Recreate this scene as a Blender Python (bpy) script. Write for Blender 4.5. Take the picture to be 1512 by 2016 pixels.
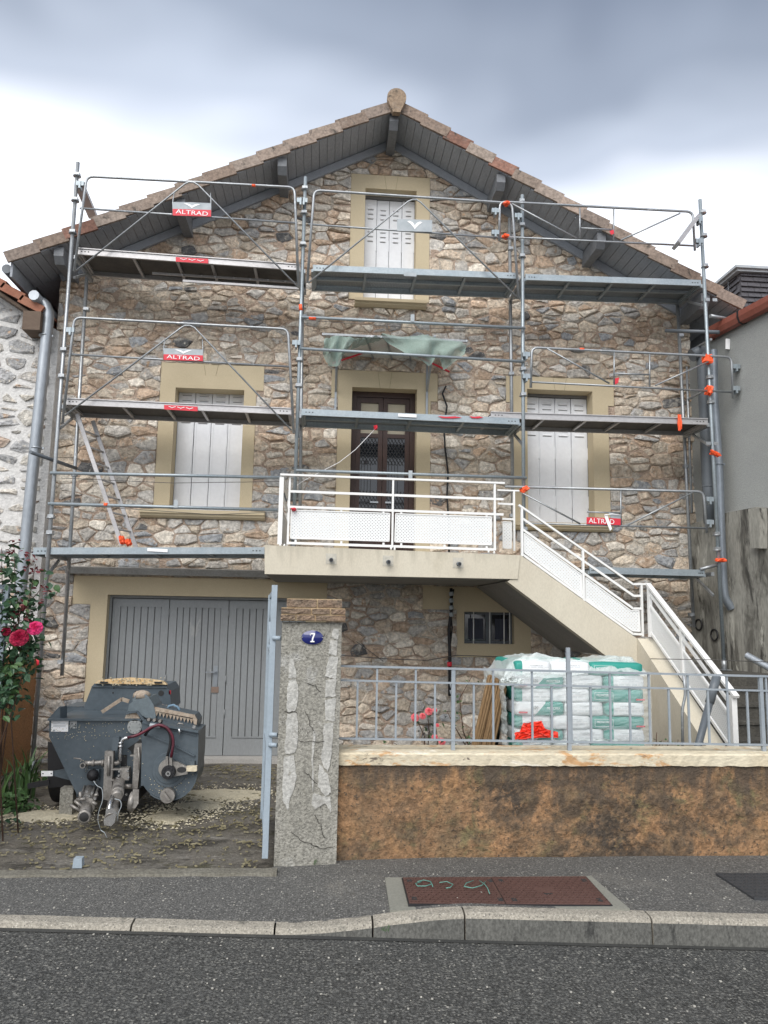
import bpy, bmesh, math, random
from mathutils import Vector, Matrix, noise
PI = math.pi
rnd = random.Random(7)
scene = bpy.context.scene
for o in list(bpy.data.objects): bpy.data.objects.remove(o, do_unlink=True)
COL = scene.collection

# ------------------------------------------------------------ camera
CZ = 1.93                                     # eye height above the yard
YAW, PITCH, ROLL = [math.radians(a) for a in (4.44, 7.84, 0.965)]
FW = Vector((math.sin(YAW)*math.cos(PITCH), math.cos(YAW)*math.cos(PITCH), math.sin(PITCH)))
r0 = Vector((math.cos(YAW), -math.sin(YAW), 0)); u0 = r0.cross(FW)
RT = r0*math.cos(ROLL)+u0*math.sin(ROLL); UP = -r0*math.sin(ROLL)+u0*math.cos(ROLL)
EYE = Vector((0, 0, CZ))
cd = bpy.data.cameras.new('camera'); cam = bpy.data.objects.new('camera', cd); COL.objects.link(cam)
cd.sensor_fit = 'VERTICAL'; cd.sensor_height = 36; cd.lens = 1514/2016*36; cd.clip_start = .05; cd.clip_end = 2000
m = Matrix((RT, UP, -FW)).transposed().to_4x4(); m.translation = EYE; cam.matrix_world = m
scene.camera = cam
scene.render.resolution_x = 768; scene.render.resolution_y = 1024

# ------------------------------------------------------------ world: overcast sky
SUN_EL, SUN_AZ = math.radians(47), math.radians(205)     # high, behind the viewer to the left
W = bpy.data.worlds.new('World'); scene.world = W; W.use_nodes = True
nt = W.node_tree; nt.nodes.clear()
def wn(t, **k):
    n = nt.nodes.new(t)
    for a, b in k.items(): setattr(n, a, b)
    return n
def wl(a, b): nt.links.new(a, b)
wout = wn('ShaderNodeOutputWorld'); wbg = wn('ShaderNodeBackground'); wbg.inputs[1].default_value = 0.1
sky = wn('ShaderNodeTexSky', sky_type='NISHITA'); sky.sun_disc = False; sky.sun_elevation = SUN_EL; sky.sun_rotation = SUN_AZ
tc = wn('ShaderNodeTexCoord'); sep = wn('ShaderNodeSeparateXYZ'); wl(tc.outputs['Generated'], sep.inputs[0])
mp = wn('ShaderNodeMapping'); mp.inputs['Scale'].default_value = (1.0, 1.0, 2.6); mp.inputs['Location'].default_value = (3.3, 1.2, .35)
wl(tc.outputs['Generated'], mp.inputs[0])
n1 = wn('ShaderNodeTexNoise'); n1.inputs['Scale'].default_value = 1.5; n1.inputs['Detail'].default_value = 3; n1.inputs['Roughness'].default_value = .5; n1.inputs['Distortion'].default_value = .4
wl(mp.outputs[0], n1.inputs[0])
# elevation + noise drives a ramp: bright low band of cloud, dark rain cloud above
ma = wn('ShaderNodeMath', operation='MULTIPLY_ADD'); wl(n1.outputs[0], ma.inputs[0]); ma.inputs[1].default_value = .26; wl(sep.outputs['Z'], ma.inputs[2])
mb_ = wn('ShaderNodeMath', operation='MULTIPLY_ADD'); wl(sep.outputs['X'], mb_.inputs[0]); mb_.inputs[1].default_value = .05; wl(ma.outputs[0], mb_.inputs[2])
rp = wn('ShaderNodeValToRGB'); wl(mb_.outputs[0], rp.inputs[0])
el = rp.color_ramp.elements
el[0].position = .62; el[0].color = (6.2, 6.4, 6.8, 1)
el[1].position = .84; el[1].color = (1.15, 1.35, 1.75, 1)
e = el.new(.70); e.color = (2.9, 3.2, 3.75, 1)
e = el.new(.76); e.color = (1.75, 2.0, 2.45, 1)
rp.color_ramp.interpolation = 'EASE'
# second noise keeps the upper cloud from being even
n2 = wn('ShaderNodeTexNoise'); n2.inputs['Scale'].default_value = 2.3; n2.inputs['Detail'].default_value = 4; wl(tc.outputs['Generated'], n2.inputs[0])
mr = wn('ShaderNodeMapRange'); wl(n2.outputs[0], mr.inputs[0]); mr.inputs[1].default_value = .3; mr.inputs[2].default_value = .7; mr.inputs[3].default_value = .88; mr.inputs[4].default_value = 1.14
vm = wn('ShaderNodeVectorMath', operation='SCALE'); wl(rp.outputs[0], vm.inputs[0]); wl(mr.outputs[0], vm.inputs['Scale'])
mx = wn('ShaderNodeMix', data_type='RGBA'); mx.inputs[0].default_value = .90
wl(sky.outputs[0], mx.inputs[6]); wl(vm.outputs[0], mx.inputs[7]); wl(mx.outputs[2], wbg.inputs[0]); wl(wbg.outputs[0], wout.inputs[0])
sl = bpy.data.lights.new('sun', 'SUN'); sl.energy = 1.5; sl.angle = math.radians(50); sl.color = (1, .965, .92)
so = bpy.data.objects.new('sun', sl); COL.objects.link(so)
sd = Vector((math.sin(SUN_AZ)*math.cos(SUN_EL), math.cos(SUN_AZ)*math.cos(SUN_EL), math.sin(SUN_EL)))
so.rotation_euler = sd.to_track_quat('Z', 'Y').to_euler()
vs = scene.view_settings; vs.view_transform = 'Standard'; vs.look = 'None'; vs.exposure = 1.2; vs.gamma = 1; vs.use_curve_mapping = False

# ------------------------------------------------------------ measuring
def ray(px, py): return FW + RT*((px-756)/1514) - UP*((py-1008)/1514)
def at(px, py, Y):
    d = ray(px, py); return EYE + d*(Y/d.y)
def gr(px, py, z):
    d = ray(px, py); return EYE + d*((z-CZ)/d.z)
def onx(px, py, X):
    d = ray(px, py); return EYE + d*(X/d.x)

# ------------------------------------------------------------ materials
MATS = {}
def mat(name, c1, c2=None, rough=.7, metal=0, ns=6, bs=40, bump=.15, bd=.01, c3=None, ns3=2, t3=.55, spec=.4, var=.12, stretch=(1,1,1), detail=6, trans=0, attr=False, r2=.35, w3=.08, speck=None, extra=()):
    if name in MATS: return MATS[name]
    M = bpy.data.materials.new(name); M.use_nodes = True; t = M.node_tree; N = t.nodes; L = t.links
    b = N['Principled BSDF']; b.inputs['Roughness'].default_value = rough; b.inputs['Metallic'].default_value = metal
    b.inputs['Specular IOR Level'].default_value = spec
    co = N.new('ShaderNodeTexCoord'); mpn = N.new('ShaderNodeMapping'); mpn.inputs['Scale'].default_value = stretch
    L.new(co.outputs['Object'], mpn.inputs[0]); vec = mpn.outputs[0]
    def nz(s, d=6, dist=0, r=.6):
        n = N.new('ShaderNodeTexNoise'); n.inputs['Scale'].default_value = s; n.inputs['Detail'].default_value = d; n.inputs['Distortion'].default_value = dist; n.inputs['Roughness'].default_value = r
        L.new(vec, n.inputs[0]); return n.outputs[0]
    def rng(s, a, b2, c=0, d=1):
        n = N.new('ShaderNodeMapRange'); n.interpolation_type = 'SMOOTHSTEP'; L.new(s, n.inputs[0])
        for i, v in enumerate((a, b2, c, d)): n.inputs[1+i].default_value = v
        return n.outputs[0]
    def mixc(f, a, b2, mode='MIX'):
        n = N.new('ShaderNodeMix'); n.data_type = 'RGBA'; n.blend_type = mode
        if isinstance(f, (int, float)): n.inputs[0].default_value = f
        else: L.new(f, n.inputs[0])
        for i, v in ((6, a), (7, b2)):
            if isinstance(v, tuple): n.inputs[i].default_value = (*v[:3], 1)
            else: L.new(v, n.inputs[i])
        return n.outputs[2]
    if attr:
        a = N.new('ShaderNodeAttribute'); a.attribute_name = 'tint'; base = a.outputs['Color']
        if c2: base = mixc(rng(nz(ns, detail, .5), .5, .5+r2), base, mixc(.5, base, c2))
    else:
        base = (*c1, 1)
        if c2: base = mixc(rng(nz(ns, detail, .3), .5-r2, .5+r2), tuple(c1), tuple(c2))
    if c3: base = mixc(rng(nz(ns3, 8, .6, .65), t3, t3+w3), base, tuple(c3))
    for (ec, es, eth, ew, ed, ms_, mth) in extra:
        f_ = rng(nz(es, 6, ed, .68), eth, eth+ew)
        if ms_:
            g_ = rng(nz(ms_, 4, .5), mth, mth+.14); q_ = N.new('ShaderNodeMath'); q_.operation = 'MULTIPLY'; L.new(f_, q_.inputs[0]); L.new(g_, q_.inputs[1]); f_ = q_.outputs[0]
        base = mixc(f_, base, tuple(ec))
    if speck:
        for sc_, th_, cc_, rr_ in speck:
            vo = N.new('ShaderNodeTexVoronoi'); vo.inputs['Scale'].default_value = sc_; L.new(co.outputs['Object'], vo.inputs[0])
            sp = N.new('ShaderNodeSeparateColor'); L.new(vo.outputs['Color'], sp.inputs[0])
            a_ = rng(sp.outputs[0], th_, th_+.02); d_ = rng(vo.outputs['Distance'], rr_, rr_+.1, 1, 0)
            q_ = N.new('ShaderNodeMath'); q_.operation = 'MULTIPLY'; L.new(a_, q_.inputs[0]); L.new(d_, q_.inputs[1])
            base = mixc(q_.outputs[0], base, tuple(cc_))
    if var:
        v = rng(nz(bs*.8, 4), .25, .75, 1-var, 1+var)
        cc = N.new('ShaderNodeCombineColor')
        for i in range(3): L.new(v, cc.inputs[i])
        base = mixc(1.0, base, cc.outputs[0], 'MULTIPLY')
    if isinstance(base, tuple): b.inputs['Base Color'].default_value = base
    else: L.new(base, b.inputs['Base Color'])
    if bump:
        bp = N.new('ShaderNodeBump'); bp.inputs['Strength'].default_value = bump; bp.inputs['Distance'].default_value = bd
        L.new(nz(bs, 5), bp.inputs['Height']); L.new(bp.outputs[0], b.inputs['Normal'])
    if trans:
        out = N['Material Output']; tr = N.new('ShaderNodeBsdfTransparent'); ms = N.new('ShaderNodeMixShader')
        ms.inputs[0].default_value = trans; L.new(b.outputs[0], ms.inputs[1]); L.new(tr.outputs[0], ms.inputs[2]); L.new(ms.outputs[0], out.inputs[0])
    MATS[name] = M; return M

def perforate(M, ax, s, r, stagger=True, sy=None):
    """cut a regular grid of real see-through holes into a sheet material"""
    t = M.node_tree; N = t.nodes; L = t.links; b = N['Principled BSDF']; out = N['Material Output']
    co = N.new('ShaderNodeTexCoord'); se = N.new('ShaderNodeSeparateXYZ'); L.new(co.outputs['Object'], se.inputs[0])
    sy = sy or s
    def M2(op, a, b2=None):
        n = N.new('ShaderNodeMath'); n.operation = op
        for i, v in enumerate((a, b2)):
            if v is None: continue
            if isinstance(v, (int, float)): n.inputs[i].default_value = v
            else: L.new(v, n.inputs[i])
        return n.outputs[0]
    def holes(off):
        u = M2('SUBTRACT', M2('FRACT', M2('ADD', M2('MULTIPLY', se.outputs[ax[0]], s), off+100)), .5)
        v = M2('SUBTRACT', M2('FRACT', M2('ADD', M2('MULTIPLY', se.outputs[ax[1]], sy), off+100)), .5)
        return M2('LESS_THAN', M2('ADD', M2('MULTIPLY', u, u), M2('MULTIPLY', v, v)), r*r)
    h = holes(0)
    if stagger: h = M2('MAXIMUM', h, holes(.5))
    tr = N.new('ShaderNodeBsdfTransparent'); ms = N.new('ShaderNodeMixShader')
    L.new(h, ms.inputs[0]); L.new(b.outputs[0], ms.inputs[1]); L.new(tr.outputs[0], ms.inputs[2]); L.new(ms.outputs[0], out.inputs[0])
    return M

m_stone = mat('rubble_stone', (.3,.25,.2), (.74,.68,.58), attr=True, rough=.88, ns=9, bs=26, bump=1, bd=.03, c3=(.17,.165,.155), ns3=6, t3=.60, var=.34, r2=.2, w3=.12, extra=[((.50,.34,.22),6,.58,.12,.4,0,0),((.66,.61,.52),14,.60,.08,.3,0,0)])
m_mortar = mat('earth_mortar', (.53,.40,.31), (.44,.345,.27), rough=.95, ns=3, bs=45, bump=1, bd=.04, c3=(.55,.49,.41), ns3=1.6, t3=.50, var=.25, extra=[((.27,.19,.13),12,.60,.12,.5,0,0)])
m_wmortar = mat('white_pointing', (.66,.65,.63), (.55,.54,.52), rough=.95, ns=3, bs=30, bump=.8, bd=.02, var=.14)
m_cream = mat('cream_render', (.56,.475,.325), (.49,.41,.275), rough=.9, ns=1.2, bs=160, bump=.15, bd=.004, c3=(.38,.32,.22), ns3=1.3, t3=.60, w3=.2, var=.07)
m_concrete_cream = mat('cream_painted_concrete', (.60,.555,.45), (.52,.47,.375), rough=.85, ns=1.6, bs=90, bump=.15, bd=.004, c3=(.44,.39,.29), ns3=.9, t3=.58, w3=.15, var=.06, stretch=(1,1,.5))
m_soffit = mat('shade_darkened_concrete', (.2,.2,.19), (.27,.26,.24), rough=.9, ns=2, bs=60)  # grey concrete, darkened to carry the shade under slab and stair flight
m_white = mat('white_powder_coat', (.78,.78,.76), rough=.35, bump=0, var=.02)
m_shutter = mat('white_shutter_paint', (.80,.81,.82), (.74,.75,.77), rough=.45, ns=1.4, bump=.05, bs=20, var=.03)
m_frame = mat('dark_gap', (.03,.03,.03), rough=.8, bump=0, var=0)
m_slot = mat('slot_shadow_grey', (.25,.255,.265), rough=.8, bump=0, var=0)
m_wood_dark = mat('dark_brown_door_wood', (.055,.026,.018), (.035,.018,.014), rough=.45, ns=5, bs=30, stretch=(6,6,.6), bump=.2, bd=.003, var=.2)
m_glass = mat('dark_door_glass', (.012,.015,.02), rough=.08, spec=.7, bump=0, var=0)
m_blind = mat('cream_blind', (.42,.38,.29), rough=.8, bump=0, var=.04)
m_iron = mat('black_iron', (.02,.02,.022), rough=.5, bump=0, var=0)
m_grey_paint = mat('grey_door_paint', (.26,.275,.28), (.235,.245,.25), rough=.55, ns=2.2, bs=60, bump=.08, bd=.003, c3=(.31,.315,.31), ns3=3, t3=.62, var=.06, stretch=(1,1,.4))
m_galv = mat('galvanised_steel', (.42,.44,.45), (.28,.295,.31), rough=.42, metal=.65, ns=7, bs=60, bump=.05, bd=.002, c3=(.55,.57,.58), ns3=9, t3=.6, var=.12)
m_galv_b = mat('blue_grey_galvanised_steel', (.27,.32,.35), (.36,.4,.42), rough=.45, metal=.5, ns=5, bs=50, bump=.05, bd=.002, c3=(.4,.32,.26), ns3=6, t3=.68, var=.1)
m_alu = mat('aluminium', (.50,.49,.49), (.38,.37,.37), rough=.45, metal=.45, ns=3, bs=50, bump=.05, bd=.002, stretch=(.5,1,1), var=.1)
m_ply = mat('dark_plywood_underside', (.07,.065,.06), (.12,.11,.1), rough=.8, ns=3, bs=30)
m_deck = perforate(mat('perforated_steel_deck', (.27,.30,.31), (.2,.22,.23), rough=.5, metal=.5, ns=4, bump=0), (0, 1), 22, .15, sy=22)
m_panel = perforate(mat('perforated_white_panel', (.76,.77,.76), rough=.4, bump=0, var=.02), (0, 2), 26, .12)
m_panel_y = perforate(mat('perforated_white_side_panel', (.76,.77,.76), rough=.4, bump=0, var=.02), (1, 2), 26, .12)
m_zinc = mat('weathered_zinc', (.36,.385,.41), (.27,.295,.32), rough=.4, metal=.6, ns=3, bs=30, bump=.05, stretch=(1,1,.4), var=.1)
m_pvc = mat('dark_grey_pipe', (.10,.115,.13), (.13,.145,.16), rough=.4, ns=3, bump=0, var=.05)
m_tile = mat('verge_tile', (.3,.2,.15), (.42,.36,.31), attr=True, rough=.9, ns=9, bs=35, bump=.4, bd=.012, c3=(.08,.07,.06), ns3=7, t3=.56, var=.3, w3=.12)
m_tile_red = mat('red_clay_tile', (.27,.10,.06), (.34,.16,.10), rough=.8, ns=5, bs=40, bump=.3, c3=(.13,.1,.09), ns3=6, t3=.6)
m_soffit_plank = mat('haze_lightened_grey_timber', (.30,.32,.35), (.36,.38,.41), rough=.7, ns=4, bs=40, stretch=(3,.5,3), bump=.15, bd=.003, var=.15)  # grey timber, colour lightened to stand in for rain haze under the roof
m_asphalt = mat('asphalt', (.050,.051,.048), (.070,.070,.065), rough=.62, ns=.9, bs=80, bump=1, bd=.02, c3=(.115,.115,.105), ns3=1.1, t3=.58, w3=.25, var=.7, speck=[(62,.30,(.10,.10,.094),.45),(48,.55,(.14,.138,.126),.40),(58,.85,(.22,.215,.19),.34),(40,.965,(.42,.40,.35),.26)], extra=[((.035,.036,.034),.7,.55,.2,.5,0,0)])
m_pave = mat('pavement_asphalt', (.085,.084,.079), (.12,.118,.11), rough=.75, ns=1.1, bs=90, bump=1, bd=.015, c3=(.20,.19,.165), ns3=1.4, t3=.56, w3=.2, var=.5, speck=[(70,.35,(.15,.147,.138),.42),(60,.68,(.21,.205,.19),.36),(60,.92,(.33,.32,.285),.30),(40,.98,(.5,.48,.42),.25)], extra=[((.05,.049,.046),1.0,.56,.15,.6,0,0)])
m_yard = mat('stained_yard_concrete', (.115,.10,.08), (.165,.155,.135), rough=.62, ns=1.3, bs=50, bump=.8, bd=.02, var=.35, stretch=(.7,1.2,1), extra=[((.065,.06,.035),5,.50,.1,.8,1.4,.45),((.045,.04,.032),3,.50,.15,.6,0,0),((.24,.225,.20),2.2,.58,.12,.8,0,0)], speck=[(60,.93,(.28,.26,.21),.3)])
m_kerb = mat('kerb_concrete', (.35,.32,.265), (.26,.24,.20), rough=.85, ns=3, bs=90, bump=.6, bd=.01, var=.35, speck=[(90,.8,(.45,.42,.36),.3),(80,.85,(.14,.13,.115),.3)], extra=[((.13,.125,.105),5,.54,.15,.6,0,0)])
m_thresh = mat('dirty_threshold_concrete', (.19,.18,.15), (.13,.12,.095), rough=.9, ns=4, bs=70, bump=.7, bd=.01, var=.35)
m_kerb_face = mat('dark_kerb_face', (.13,.128,.115), (.09,.09,.082), rough=.85, ns=3, bs=80, bump=.6, bd=.01, var=.35, stretch=(1,1,.6), extra=[((.045,.045,.042),6,.55,.1,.6,0,0),((.2,.19,.165),5,.62,.1,.5,0,0)])  # front face of the kerb stones, darker than their top
m_ochre_l = mat('ochre_render', (.42,.21,.095), (.32,.17,.08), rough=.93, ns=2, bs=50, bump=.8, bd=.02, var=.25, extra=[((.16,.10,.055),4,.58,.15,.6,0,0)])
m_ochre = mat('ochre_render_with_lichen', (.35,.195,.095), (.27,.16,.085), rough=.93, ns=2.6, bs=34, bump=.9, bd=.025, var=.34, detail=7, stretch=(1,1,1), extra=[((.22,.145,.08),3.5,.42,.25,.6,0,0),((.17,.145,.07),4.5,.50,.16,.7,1.1,.42),((.10,.072,.048),6,.34,.28,.5,.55,.44),((.055,.044,.034),16,.43,.16,.4,.6,.46),((.09,.066,.045),34,.54,.1,.3,0,0),((.38,.215,.10),1.6,.55,.16,.3,0,0)])
m_ochre['drip'] = 1
m_coping = mat('worn_cream_coping', (.66,.60,.46), (.55,.47,.33), rough=.8, ns=2.6, bs=45, bump=.45, bd=.01, var=.16, stretch=(.6,1,1.6), extra=[((.52,.31,.15),4,.55,.08,.8,0,0),((.17,.14,.11),9,.60,.07,.8,0,0),((.75,.70,.58),3,.58,.06,.5,0,0)])
m_post = mat('roughcast_cement', (.33,.318,.28), (.24,.23,.195), rough=.95, ns=3, bs=55, bump=1, bd=.018, c3=(.40,.395,.37), ns3=2.2, t3=.55, w3=.15, var=.35, speck=[(70,.86,(.14,.135,.115),.3)], extra=[((.13,.122,.095),9,.58,.12,.5,1.5,.45)])
m_patch = mat('whitish_filler', (.47,.465,.435), (.36,.35,.32), rough=.9, ns=8, bs=60, bump=.8, bd=.012, var=.25, extra=[((.30,.29,.26),14,.56,.14,.4,0,0)])
m_brick_old = mat('lichened_brick', (.25,.17,.115), (.16,.13,.10), rough=.95, ns=7, bs=70, bump=.9, bd=.02, c3=(.38,.33,.24), ns3=9, t3=.6, var=.4)
m_gate = mat('pale_blue_grey_gate_paint', (.33,.39,.44), (.29,.345,.39), rough=.4, ns=3, bump=.05, var=.06)
m_fence = mat('grey_railing_paint', (.25,.285,.315), (.3,.33,.355), rough=.45, ns=4, bump=.05, var=.06)
m_enamel = mat('blue_enamel', (.012,.018,.13), rough=.15, spec=.7, bump=0, var=0)
m_text_white = mat('white_lettering', (.85,.85,.85), rough=.5, bump=0, var=0)
m_text_dark = mat('dark_lettering', (.05,.06,.06), rough=.6, bump=0, var=0)
m_red = mat('red_sign', (.62,.03,.05), rough=.45, bump=0, var=.03)
m_signgrey = mat('grey_sign', (.30,.34,.36), (.45,.48,.5), rough=.5, ns=9, bump=0, var=0)
m_orange = mat('fluorescent_orange_tape', (.9,.11,.03), rough=.5, bs=25, bump=.3, var=.06)
m_net = mat('green_debris_netting', (.27,.37,.325), (.35,.45,.40), rough=.85, ns=7, bs=60, bump=.3, bd=.01, var=.1, trans=.34)
m_poly = mat('frosted_sheet', (.62,.63,.59), rough=.4, bump=0, trans=.25)
m_black = mat('black_rubber', (.015,.015,.017), rough=.6, bump=.05, var=.05)
m_mach = mat('slate_blue_machine_paint', (.066,.087,.103), (.09,.11,.125), rough=.42, ns=3, bs=30, bump=.08, bd=.003, c3=(.19,.185,.165), ns3=5, t3=.63, w3=.2, var=.1, extra=[((.14,.13,.11),13,.62,.08,.5,2,.5)])
m_steel = mat('muddy_steel', (.34,.32,.29), (.22,.205,.19), rough=.45, metal=.5, ns=12, bs=60, bump=.4, bd=.004, c3=(.52,.49,.45), ns3=14, t3=.6, var=.2)
m_chrome = mat('bare_steel', (.6,.6,.6), rough=.22, metal=.9, bump=0, var=.05)
m_sand = mat('pale_spilled_mortar', (.56,.51,.385), (.48,.43,.31), rough=.95, ns=10, bs=60, bump=.6, bd=.015, c3=(.27,.24,.17), ns3=12, t3=.62, var=.15)
m_yellow = mat('mortar_caked_lid', (.62,.37,.14), (.72,.6,.4), rough=.85, ns=14, bs=40, bump=.5, bd=.01, var=.1)
m_rust = mat('mortar_caked_grate', (.27,.19,.135), (.44,.385,.31), rough=.9, ns=16, bs=50, bump=.5, bd=.01, var=.2)
m_manhole = mat('rusty_brown_cast_iron', (.085,.045,.037), (.11,.06,.05), rough=.55, ns=3, bump=.1, bs=60, var=.15)
m_manhole2 = mat('dark_cast_iron', (.045,.047,.05), rough=.6, ns=3, bump=.1, bs=60, var=.15)
m_frame_conc = mat('smooth_grey_concrete', (.20,.20,.17), (.245,.24,.205), rough=.8, ns=3, bs=70, bump=.3, bd=.005, var=.12)
m_retain = mat('stained_old_concrete', (.33,.32,.28), (.21,.205,.18), rough=.9, ns=1.3, bs=30, bump=.4, bd=.01, var=.2, stretch=(1.6,1.6,.4), extra=[((.11,.105,.09),1.6,.47,.14,.8,0,0),((.05,.048,.042),3,.56,.1,.8,0,0),((.42,.41,.36),2.3,.6,.06,.6,0,0)])
m_roughcast = mat('grey_spray_render', (.30,.31,.30), (.34,.35,.335), rough=.95, ns=2, bs=110, bump=.9, bd=.012, var=.14)
m_slate = mat('slate_cladding', (.06,.06,.066), (.095,.09,.10), rough=.6, ns=8, bs=50, bump=.3, var=.2)
m_gutter_red = mat('red_brown_gutter', (.20,.06,.04), (.26,.09,.065), rough=.5, ns=5, bump=.05, var=.1)
m_step = mat('dark_mossy_concrete', (.05,.048,.042), (.085,.08,.068), rough=.9, ns=5, bs=50, bump=.5, bd=.01, c3=(.16,.155,.135), ns3=4, t3=.62, var=.3)
m_leaf = mat('leaf_green', (.045,.10,.035), (.07,.13,.04), rough=.5, ns=6, bump=0, var=.2)
m_leaf_d = mat('rose_leaf_green', (.03,.075,.04), (.05,.10,.05), rough=.45, ns=8, bump=0, var=.2)
m_leaf_r = mat('young_red_leaf', (.13,.022,.03), (.2,.05,.05), rough=.5, ns=8, bump=0, var=.2)
m_cane = mat('rose_cane', (.08,.045,.03), rough=.8, bump=0)
m_rose = mat('deep_pink_petal', (.50,.012,.09), (.7,.05,.2), rough=.55, ns=25, bump=0, var=.1)
m_rose2 = mat('dark_crimson_petal', (.27,.006,.03), (.36,.012,.06), rough=.55, ns=25, bump=0, var=.1)
m_rose3 = mat('coral_pink_petal', (.65,.06,.10), (.8,.25,.25), rough=.55, ns=30, bump=0, var=.1)
m_straw = mat('reed_straw', (.36,.235,.12), (.21,.13,.065), rough=.85, ns=10, bs=50, stretch=(8,8,.6), bump=.6, bd=.01, var=.3)
m_redfilm = mat('red_plastic_film', (.85,.05,.025), rough=.35, bs=18, bump=.4, bd=.02, var=.08)
m_film = mat('clear_stretch_film', (.75,.82,.82), rough=.18, bs=14, bump=.5, bd=.02, var=0, trans=.74, spec=.7)
m_film2 = mat('milky_plastic_sheet', (.72,.78,.76), rough=.3, bs=14, bump=.5, bd=.02, var=0, trans=.42, spec=.6)
m_palwood = mat('reddish_pallet_wood', (.25,.10,.055), (.19,.08,.05), rough=.8, ns=5, bs=40, stretch=(.5,3,3), bump=.3, var=.2)
m_wire = mat('thin_wire', (.08,.075,.07), rough=.6, bump=0, var=0)

# ------------------------------------------------------------ mesh helpers
class MB:
    def __init__(s): s.v = []; s.f = []; s.c = []; s.sm = []; s.mi = []
    def add(s, vs, fs, col=None, smooth=False, mi=0):
        n = len(s.v); s.v += [tuple(v) for v in vs]
        s.f += [tuple(i+n for i in f) for f in fs]
        s.c += [col or (.5,.5,.5)]*len(vs); s.sm += [smooth]*len(fs); s.mi += [mi]*len(fs)
        return s
    def box(s, x0, x1, y0, y1, z0, z1, **k):
        x0, x1 = sorted((x0, x1)); y0, y1 = sorted((y0, y1)); z0, z1 = sorted((z0, z1))
        return s.add([(x0,y0,z0),(x1,y0,z0),(x1,y1,z0),(x0,y1,z0),(x0,y0,z1),(x1,y0,z1),(x1,y1,z1),(x0,y1,z1)],
                     [(0,3,2,1),(4,5,6,7),(0,1,5,4),(1,2,6,5),(2,3,7,6),(3,0,4,7)], **k)
    def bar(s, a, b, w, h, up=(0,0,1), **k):
        """rectangular bar from a to b; w sideways, h along up"""
        a = Vector(a); b = Vector(b); d = (b-a).normalized(); up = Vector(up)
        sd = d.cross(up); 
        if sd.length < 1e-4: sd = Vector((1,0,0))
        sd.normalize(); u = sd.cross(d).normalized()
        P = [p + sd*(i*w/2) + u*(j*h/2) for p in (a, b) for i, j in ((-1,-1),(1,-1),(1,1),(-1,1))]
        return s.add(P, [(3,2,1,0),(4,5,6,7),(0,1,5,4),(1,2,6,5),(2,3,7,6),(3,0,4,7)], **k)
    def prism(s, pts, dv, **k):
        """polygon (list of points) extruded along vector dv"""
        n = len(pts); P = [Vector(p) for p in pts]; Q = [p+Vector(dv) for p in P]
        nrm = sum(((P[i]-P[0]).cross(P[(i+1) % n]-P[0]) for i in range(n)), Vector())
        if nrm.dot(Vector(dv)) > 0: P.reverse(); Q.reverse()
        return s.add(P+Q, [tuple(range(n)), tuple(range(2*n-1, n-1, -1))]+[(i, n+i, n+(i+1) % n, (i+1) % n) for i in range(n)], **k)
    def tube(s, pts, r, n=8, closed=False, caps=True, smooth=True, r1=None, **k):
        pts = [Vector(p) for p in pts]; m = len(pts); V = []; F = []
        if m < 2: return s
        t0 = (pts[1]-pts[0]).normalized()
        a = t0.cross(Vector((0,0,1)) if abs(t0.z) < .9 else Vector((1,0,0))).normalized()
        for i, p in enumerate(pts):
            t = (pts[min(i+1, m-1)]-pts[max(i-1, 0)]).normalized()
            a = (a - t*a.dot(t)).normalized(); b = t.cross(a)
            rr = r if r1 is None else r+(r1-r)*i/(m-1)
            V += [p+(a*math.cos(q*2*PI/n)+b*math.sin(q*2*PI/n))*rr for q in range(n)]
        for i in range(m-1):
            F += [(i*n+q, i*n+(q+1) % n, (i+1)*n+(q+1) % n, (i+1)*n+q) for q in range(n)]
        s.add(V, F, smooth=smooth, **k)
        if caps:
            o = len(s.v)-len(V)
            s.f += [tuple(o+q for q in range(n-1, -1, -1)), tuple(o+(m-1)*n+q for q in range(n))]; s.sm += [False]*2; s.mi += [k.get('mi', 0)]*2
        return s
    def lathe(s, c, axis, prof, n=16, smooth=True, **k):
        """profile [(dist along axis, radius)]"""
        c = Vector(c); ax = Vector(axis).normalized(); a = ax.orthogonal().normalized(); b = ax.cross(a); V = []; F = []
        for d, r in prof: V += [c+ax*d+(a*math.cos(q*2*PI/n)+b*math.sin(q*2*PI/n))*max(r, 1e-4) for q in range(n)]
        for i in range(len(prof)-1): F += [(i*n+q, i*n+(q+1) % n, (i+1)*n+(q+1) % n, (i+1)*n+q) for q in range(n)]
        m = len(prof)-1; F += [tuple(range(n-1, -1, -1)), tuple(m*n+q for q in range(n))]
        return s.add(V, F, smooth=smooth, **k)
    def grid(s, fn, nu, nv, smooth=True, **k):
        V = [fn(i/nu, j/nv) for j in range(nv+1) for i in range(nu+1)]
        F = [(j*(nu+1)+i, j*(nu+1)+i+1, (j+1)*(nu+1)+i+1, (j+1)*(nu+1)+i) for j in range(nv) for i in range(nu)]
        return s.add(V, F, smooth=smooth, **k)
def rounded(px, Y, r=14, n=4):
    """tube path through pixel corners with rounded bends"""
    P = [at(x, y, Y) for x, y in px]; out = [P[0]]
    for i in range(1, len(P)-1):
        a = (P[i-1]-P[i]); b = (P[i+1]-P[i]); l = min(.09, a.length*.45, b.length*.45)
        p0 = P[i]+a.normalized()*l; p1 = P[i]+b.normalized()*l
        for q in range(n+1):
            t = q/n; out.append(p0*(1-t)**2+P[i]*2*t*(1-t)+p1*t*t)
    out.append(P[-1]); return out
def pos(o):
    p = Vector((0,0,0))
    while o: p = p+o.location; o = o.parent
    return p
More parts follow.
